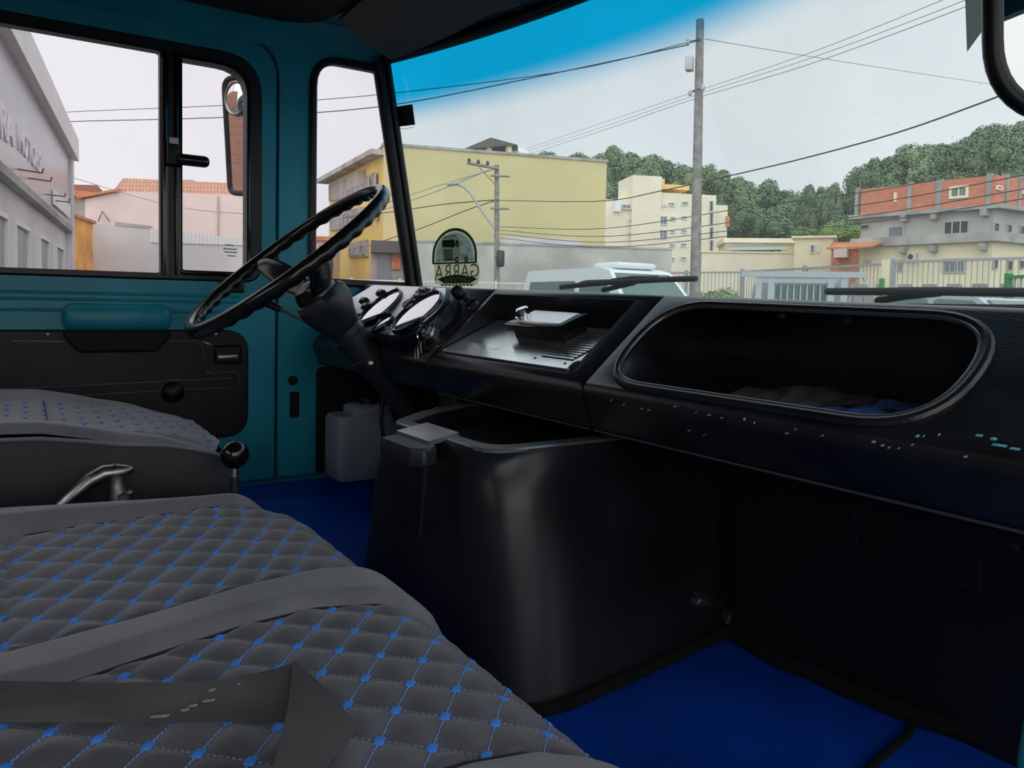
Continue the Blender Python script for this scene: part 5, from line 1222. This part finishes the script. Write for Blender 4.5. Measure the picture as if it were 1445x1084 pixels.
sed = [(-2.15, .32), (2.15, .32), (2.2, .65), (1.9, .82), (1.05, .92), (.35, 1.40), (-.7, 1.44), (-1.45, 1.0), (-2.1, .95), (-2.2, .6)]
vehicle('sedan', 'silver parked car with only its roof showing behind the right wiper', 'car', G(1385, 9.7), math.radians(-2), sed, 1.75, 1.44, .92, 'car_silver', (-1.3, 1.35), [[(-.15, .96), (.80, .96), (.32, 1.36), (-.15, 1.38)], [(-1.25, .98), (-.23, .96), (-.23, 1.38), (-.7, 1.38)]], ((1.0, .96), (.42, 1.36)), ((-1.42, 1.04), (-.78, 1.40)))
# flat-bed truck seen from behind with grey rack
def flatbed():
    f = Fac(G(1049, 14.2), G(1214, 13.6)); r_ = thing('flatbed_truck', 'grey flatbed truck with rack frame and barred rear window beyond the dashboard', 'truck', f.P(f.L / 2, 0))
    zt = f.sz((1130, 383.5))[1]; L = f.L
    obj('rack_top', block(f, -.05, L + .05, zt - .10, zt, .12, .06), 'galv', r_, 0); obj('rack_sheet', block(f, L * .16, L * .80, zt - .20, zt - .10, .06, .03), 'galv', r_, 0)
    for s in (.13, .24, .75, .86): obj('rack_post', block(f, L * s - .055, L * s + .055, .9, zt - .08, .08, .04), 'galv', r_, 0)
    cab = obj('cab', block(f, L * .10, L * .88, .7, zt - .06, 1.5, -.35), 'galv', r_, 0)
    obj('rear_window', block(f, L * .26, L * .72, 1.15, zt - .22, .04, -.33), 'car_glass', cab, 0)
    for k in range(9): s = L * (.27 + .45 * k / 8); obj('window_bar', block(f, s - .012, s + .012, 1.1, zt - .2, .024, -.05), 'galv', r_, 0)
    for s in (.06, .90):
        obj('cab_door_arch', MB().tube([f.P(L * s, 1.0, -.2), f.P(L * (s + .01), 1.35, -.2), f.P(L * (s + .04), zt - .25, -.2), f.P(L * (s + .09), zt - .16, -.2)], .035, 8), 'galv', r_)
    obj('bed', block(f, -.1, L + .1, .75, .95, 1.6, 1.6), 'galv', r_, 0)
    for s in (-1, 1):
        for o in (.9, -1.2): obj('wheel', MB().lathe(f.P(L * (.12 if s < 0 else .88), .42, o), f.e, [(-.12, .25), (-.12, .40), (-.09, .42), (.09, .42), (.12, .40), (.12, .25)], 20), 'tyre', r_)
    obj('sloped_stay', MB().tube([f.P(L, zt - .05, 0), f.P(L + .28, zt - .55, 0)], .02, 6), 'galv', r_)
flatbed()

# --- poles
def D2(q, d): return PD(q, d)
pb_ = G(981.5, 21); pt_ = D2((988, 28), 21)
mp_ = thing('concrete_pole', 'tall bare concrete utility pole with a small box near the top', 'utility pole', (pb_.x, pb_.y, 0))
obj('pole_shaft', MB().tube([V((pb_.x, pb_.y, 0)), V((pt_.x, pt_.y, pt_.z))], [.155, .105], 14), 'pole', mp_)
bx = D2((973, 90), 20.9); obj('junction_box', MB().rbox(bx, (.20, .26, .38), .02, Matrix.Rotation(TH, 3, 'Z')), 'white_grey', mp_)
for q0, q1 in (((970, 60), (988, 56)), ((972, 130), (990, 126))): obj('bracket', MB().tube([D2(q0, 20.8), D2(q1, 20.8)], .03, 6), 'dark_metal', mp_)
for q in ((971, 58), (974, 131), (992, 124)): obj('insulator', MB().lathe(D2(q, 20.75), (0, 0, 1), [(-.08, .03), (-.05, .06), (0, .05), (.03, .06), (.08, .03)], 10), 'white_grey', mp_)
sp0, sp1 = G(702, 37), D2((701, 233), 37)
sp_ = thing('street_lamp_pole', 'shorter utility pole with crossarms and street lamp before the yellow building', 'utility pole', (sp0.x, sp0.y, 0))
obj('pole_shaft', MB().tube([V((sp0.x, sp0.y, 0)), sp1], [.15, .11], 12), 'pole', sp_)
def arm(q0, q1, r_=.05): return obj('crossarm', MB().tube([D2(q0, 36.8), D2(q1, 36.8)], r_, 6), 'pole', sp_)
arm((659, 230), (703, 238), .07); arm((692, 248), (719, 249)); arm((692, 294), (718, 295)); arm((676, 236), (700, 262), .025)
for q in ((662, 229), (675, 231), (688, 233)): obj('insulator', MB().lathe(D2((q[0], q[1] - 2), 36.8), (0, 0, 1), [(-.15, .05), (0, .09), (.12, .05)], 8), 'dark_metal', sp_)
la_ = obj('lamp_arm', MB().tube([D2(q, 36.7) for q in ((698, 322), (685, 305), (672, 286), (664, 273), (655, 264), (645, 260))], .055, 8), 'galv', sp_); obj('lamp_head', MB().rbox(D2((639, 259.5), 36.7), (.30, .62, .14), .05, Matrix.Rotation(TH - 1.57, 3, 'Z')), 'galv', la_)
obj('transformer_clamp', MB().rbox(D2((706, 365), 36.7), (.35, .35, .8), .1), 'dark_metal', sp_)

# --- cables
def cable(pts, d0, d1, r_, label, m='wire', sag=0.):
    n = 24; Q = []
    for i in range(n + 1):
        t = i / n; k = t * (len(pts) - 1); j = min(int(k), len(pts) - 2); fr = k - j
        # smooth through the measured points
        p0, p1, p2, p3 = [V(pts[max(0, min(len(pts) - 1, a))]) for a in (j - 1, j, j + 1, j + 2)]
        q = .5 * ((2 * p1) + (p2 - p0) * fr + (2 * p0 - 5 * p1 + 4 * p2 - p3) * fr * fr + (3 * p1 - p0 - 3 * p2 + p3) * fr ** 3)
        Q.append(D2(q, 1 / ((1 - t) / d0 + t / d1)))
    tag(obj('power_cable', MB().tube(Q, r_, 5), m), label, 'cable', 'overhead cables')
cable([(-40, 165), (120, 157), (330, 148), (530, 134), (800, 100), (970, 60)], 34, 21, .013, 'upper of two overhead cables crossing the door window to the pole top', 'wire')
cable([(-40, 176), (120, 171), (330, 165), (540, 150), (760, 108), (972, 63)], 34, 21, .017, 'lower of two overhead cables crossing the door window to the pole top', 'wire')
cable([(725, 216), (860, 170), (985, 128), (1150, 72), (1330, 0), (1420, -40)], 37, 9, .006, 'topmost thin cable rising right past the pole', 'wire_pale')
cable([(730, 218), (860, 176), (985, 133), (1150, 80), (1350, 5), (1440, -35)], 37, 9, .006, 'middle thin cable of the three rising right past the pole', 'wire_pale')
cable([(735, 221), (860, 181), (985, 138), (1150, 88), (1356, 12), (1450, -28)], 37, 9, .007, 'lowest thin cable of the three rising right past the pole', 'wire_pale')
cable([(995, 55), (1120, 76), (1260, 98), (1420, 122)], 21, 40, .012, 'single thin cable falling right from the pole top', 'wire_pale')
cable([(704, 283), (850, 284), (930, 270), (1030, 248), (1140, 222), (1270, 186), (1380, 147), (1450, 120)], 36, 13, .018, 'thick dark cable climbing right above the brick building', 'wire')
cable([(480, 308), (560, 298), (630, 288), (703, 282)], 60, 36.8, .03, 'cable from the quarter window to the street lamp pole', 'wire')
for y0_, y1_, y2_, lb in ((336, 300, 245, 'uppermost cable in front of the brick upper floor'), (341, 318, 262, 'second cable in front of the brick upper floor'), (346, 330, 282, 'third cable across the brick top floor'), (352, 338, 296, 'lowest cable across the grey plaster floor')):
    cable([(706, y0_ - 16), (860, (y0_ + y1_) / 2 + 4), (1060, y1_ - 8), (1250, (y1_ + y2_) / 2 - 6), (1460, y2_ - 18)], 36, 17, .014, lb, 'wire')
cable([(520, 347), (600, 320), (655, 298), (702, 282)], 50, 36.8, .025, 'steep cable rising to the street lamp pole over the yellow wall', 'wire')
cable([(470, 312), (600, 268), (700, 238)], 62, 36.8, .025, 'faint upper cable crossing the yellow wall to the crossarm', 'wire_pale')
cable([(470, 320), (600, 276), (690, 240)], 62, 36.8, .025, 'faint lower cable crossing the yellow wall to the crossarm', 'wire_pale')
cable([(100, 250), (240, 290), (345, 302), (420, 306)], 36, 33, .02, 'thin cable across the pink warehouse wall', 'wire_pale')

# --- wooded hill and trees
def hillmesh(pts, d0, d1):
    return MB().grid(lambda u, v: (lambda px, yy: V((PD((px, yy), d0 + (d1 - d0) * v).x, PD((px, yy), d0 + (d1 - d0) * v).y, max(0, PD((px, yy), d1).z * v * .97))))(pts[0][0] + (pts[-1][0] - pts[0][0]) * u, interp(pts, pts[0][0] + (pts[-1][0] - pts[0][0]) * u)), 30, 8)
struct('hill_1', hillmesh([(700, 330), (800, 275), (900, 268), (1000, 280), (1100, 310), (1200, 340)], 95, 135), 'hill', 'green hillside behind the apartment block')
struct('hill_2', hillmesh([(1090, 340), (1160, 315), (1260, 285), (1350, 250), (1445, 215), (1560, 190)], 56, 110), 'hill', 'wooded hillside behind the brick topped building')
def crown(seed, nb, nl, ls, flat=.8):
    r_ = random.Random(seed); bl_ = []
    for k in range(nb):
        a = r_.uniform(0, 2 * PI); d = .62 * math.sqrt(r_.random()); z = r_.uniform(-.45, .75) * flat
        bl_.append((V((d * math.cos(a), d * math.sin(a), z)), r_.uniform(.24, .44) * (1.1 - .35 * abs(z))))
    mb = MB()
    for c, rad in bl_:
        for k in range(nl):
            v = V((r_.gauss(0, 1), r_.gauss(0, 1), r_.gauss(.25, 1))).normalized(); p = c + v * rad * r_.uniform(.78, 1.05)
            n = (v + V((r_.uniform(-.6, .6), r_.uniform(-.6, .6), r_.uniform(-.2, .8)))).normalized(); a = n.orthogonal().normalized(); b = n.cross(a); g = r_.uniform(0, PI); a, b = a * math.cos(g) + b * math.sin(g), b * math.cos(g) - a * math.sin(g); s = ls * r_.uniform(.6, 1.3)
            mb.add([p - a * s, p + b * s * .6, p + a * s, p - b * s * .6], [(0, 1, 2, 3)])
        bm = bmesh.new(); bmesh.ops.create_icosphere(bm, subdivisions=2, radius=rad * .66); bm.verts.index_update()
        mb.add([c + v.co for v in bm.verts], [[v.index for v in fc.verts] for fc in bm.faces]); bm.free()
    me = bpy.data.meshes.new('crown'); me.from_pydata(mb.v, [], mb.f); me.materials.append(MT['leaf_a']); return me
CR = []
for s, mname in ((1, 'leaf_a'), (2, 'leaf_b'), (3, 'leaf_a'), (4, 'leaf_b'), (5, 'leaf_c')):
    me = crown(s, 24, 330, .050); me.materials.clear(); me.materials.append(MT[mname]); CR.append(me)
tk = MB().tube([(0, 0, 0), (.02, .01, .5), (0, 0, 1)], [.035, .028, .02], 8); TRK = to_mesh(tk, 'trunk'); TRK.materials.append(MT['bark'])
tr_r = random.Random(11)
def tree(q, d, wpx, hpx, kind, label, group, name='hill_tree'):
    top = PD(q, d); w_ = wpx / FPX * d / 2; h = hpx / FPX * d / 2; base = V((top.x, top.y, max(0, top.z - 2 * h - .8 * h)))
    r_ = thing(name, label, 'tree', base, group)
    inst('crown', CR[kind], r_, (top.x, top.y, top.z - h), (0, 0, tr_r.uniform(0, 6.28)), (w_ * 1.25, w_ * 1.25, h * 1.15))
    inst('trunk', TRK, r_, base, (0, 0, 0), (h, h, top.z - h - base.z))
GA, GB = 'hill trees behind the apartments', 'hill trees behind the brick building'
ORD = ['leftmost', 'second from left', 'third from left', 'fourth from left', 'fifth from left', 'sixth from left', 'seventh from left', 'eighth from left', 'ninth from left', 'rightmost']
def tlab(i, n, row, where): return '%s of the %s behind %s' % ('rightmost' if i == n - 1 else ORD[i], row, where)
LAs = [tlab(i, 10, 'green trees along the skyline', 'the apartment block') for i in range(10)] + [tlab(i, 6, 'lower row of green trees', 'the apartment block') for i in range(6)]
LBs = [tlab(i, 3, 'three slender dark trees', 'the cream gable house') for i in range(3)] + [tlab(i, 8, 'dark trees along the right hill skyline', 'the brick building') for i in range(8)] + [tlab(i, 4, 'second row of dark trees', 'the brick building') for i in range(4)] + [tlab(i, 4, 'lowest dark trees', 'the roofline of the brick building') for i in range(4)]
for px_, py_, w_, h_, k in ((772, 212, 42, 60, 1), (830, 214, 60, 80, 0), (868, 208, 60, 90, 2), (905, 214, 66, 90, 0), (940, 222, 60, 90, 1), (972, 232, 50, 80, 2), (1004, 236, 56, 80, 0), (1038, 250, 56, 80, 2), (1070, 256, 60, 80, 0), (1104, 264, 60, 80, 1), (855, 250, 60, 80, 1), (900, 255, 60, 80, 1), (1000, 275, 60, 70, 3), (1045, 285, 66, 70, 3), (1090, 290, 66, 66, 2), (1128, 284, 56, 60, 0)):
    tree((px_, py_), 118 + tr_r.uniform(-8, 8), w_, h_, k, LAs.pop(0), GA)
for px_, py_, w_, h_, k in ((1150, 262, 36, 76, 3), (1172, 258, 34, 80, 1), (1196, 270, 40, 70, 3), (1222, 236, 50, 70, 1), (1246, 222, 60, 80, 3), (1284, 206, 66, 84, 0), (1324, 204, 66, 80, 3), (1362, 192, 66, 84, 1), (1398, 180, 66, 84, 3), (1436, 170, 76, 90, 1), (1480, 164, 76, 90, 3), (1270, 240, 70, 70, 3), (1320, 238, 76, 70, 1), (1375, 226, 80, 76, 3), (1430, 214, 84, 80, 1), (1160, 296, 60, 60, 3), (1196, 300, 60, 60, 1), (1240, 262, 60, 60, 1), (1300, 262, 60, 50, 3)):
    tree((px_, py_), 88 + tr_r.uniform(-6, 8), w_, h_, k, LBs.pop(0), GB)
tree((1186, 314), 57, 62, 46, 4, 'bright green rounded tree left of the brick topped building', None, 'round_tree'); tree((1135, 320), 62, 30, 24, 4, 'small light green tree above the cream gable house', None, 'round_tree')
# bush behind the fence
bc = PD((1012, 396), 33); t = thing('bush', 'light green bush behind the grey fence right of the pole', 'bush', (bc.x, bc.y, 0))
inst('foliage', CR[4], t, (bc.x, bc.y, .95), None, (1.5, 1.5, 1.25)); inst('stem', TRK, t, (bc.x, bc.y, 0), None, (1, 1, .6))
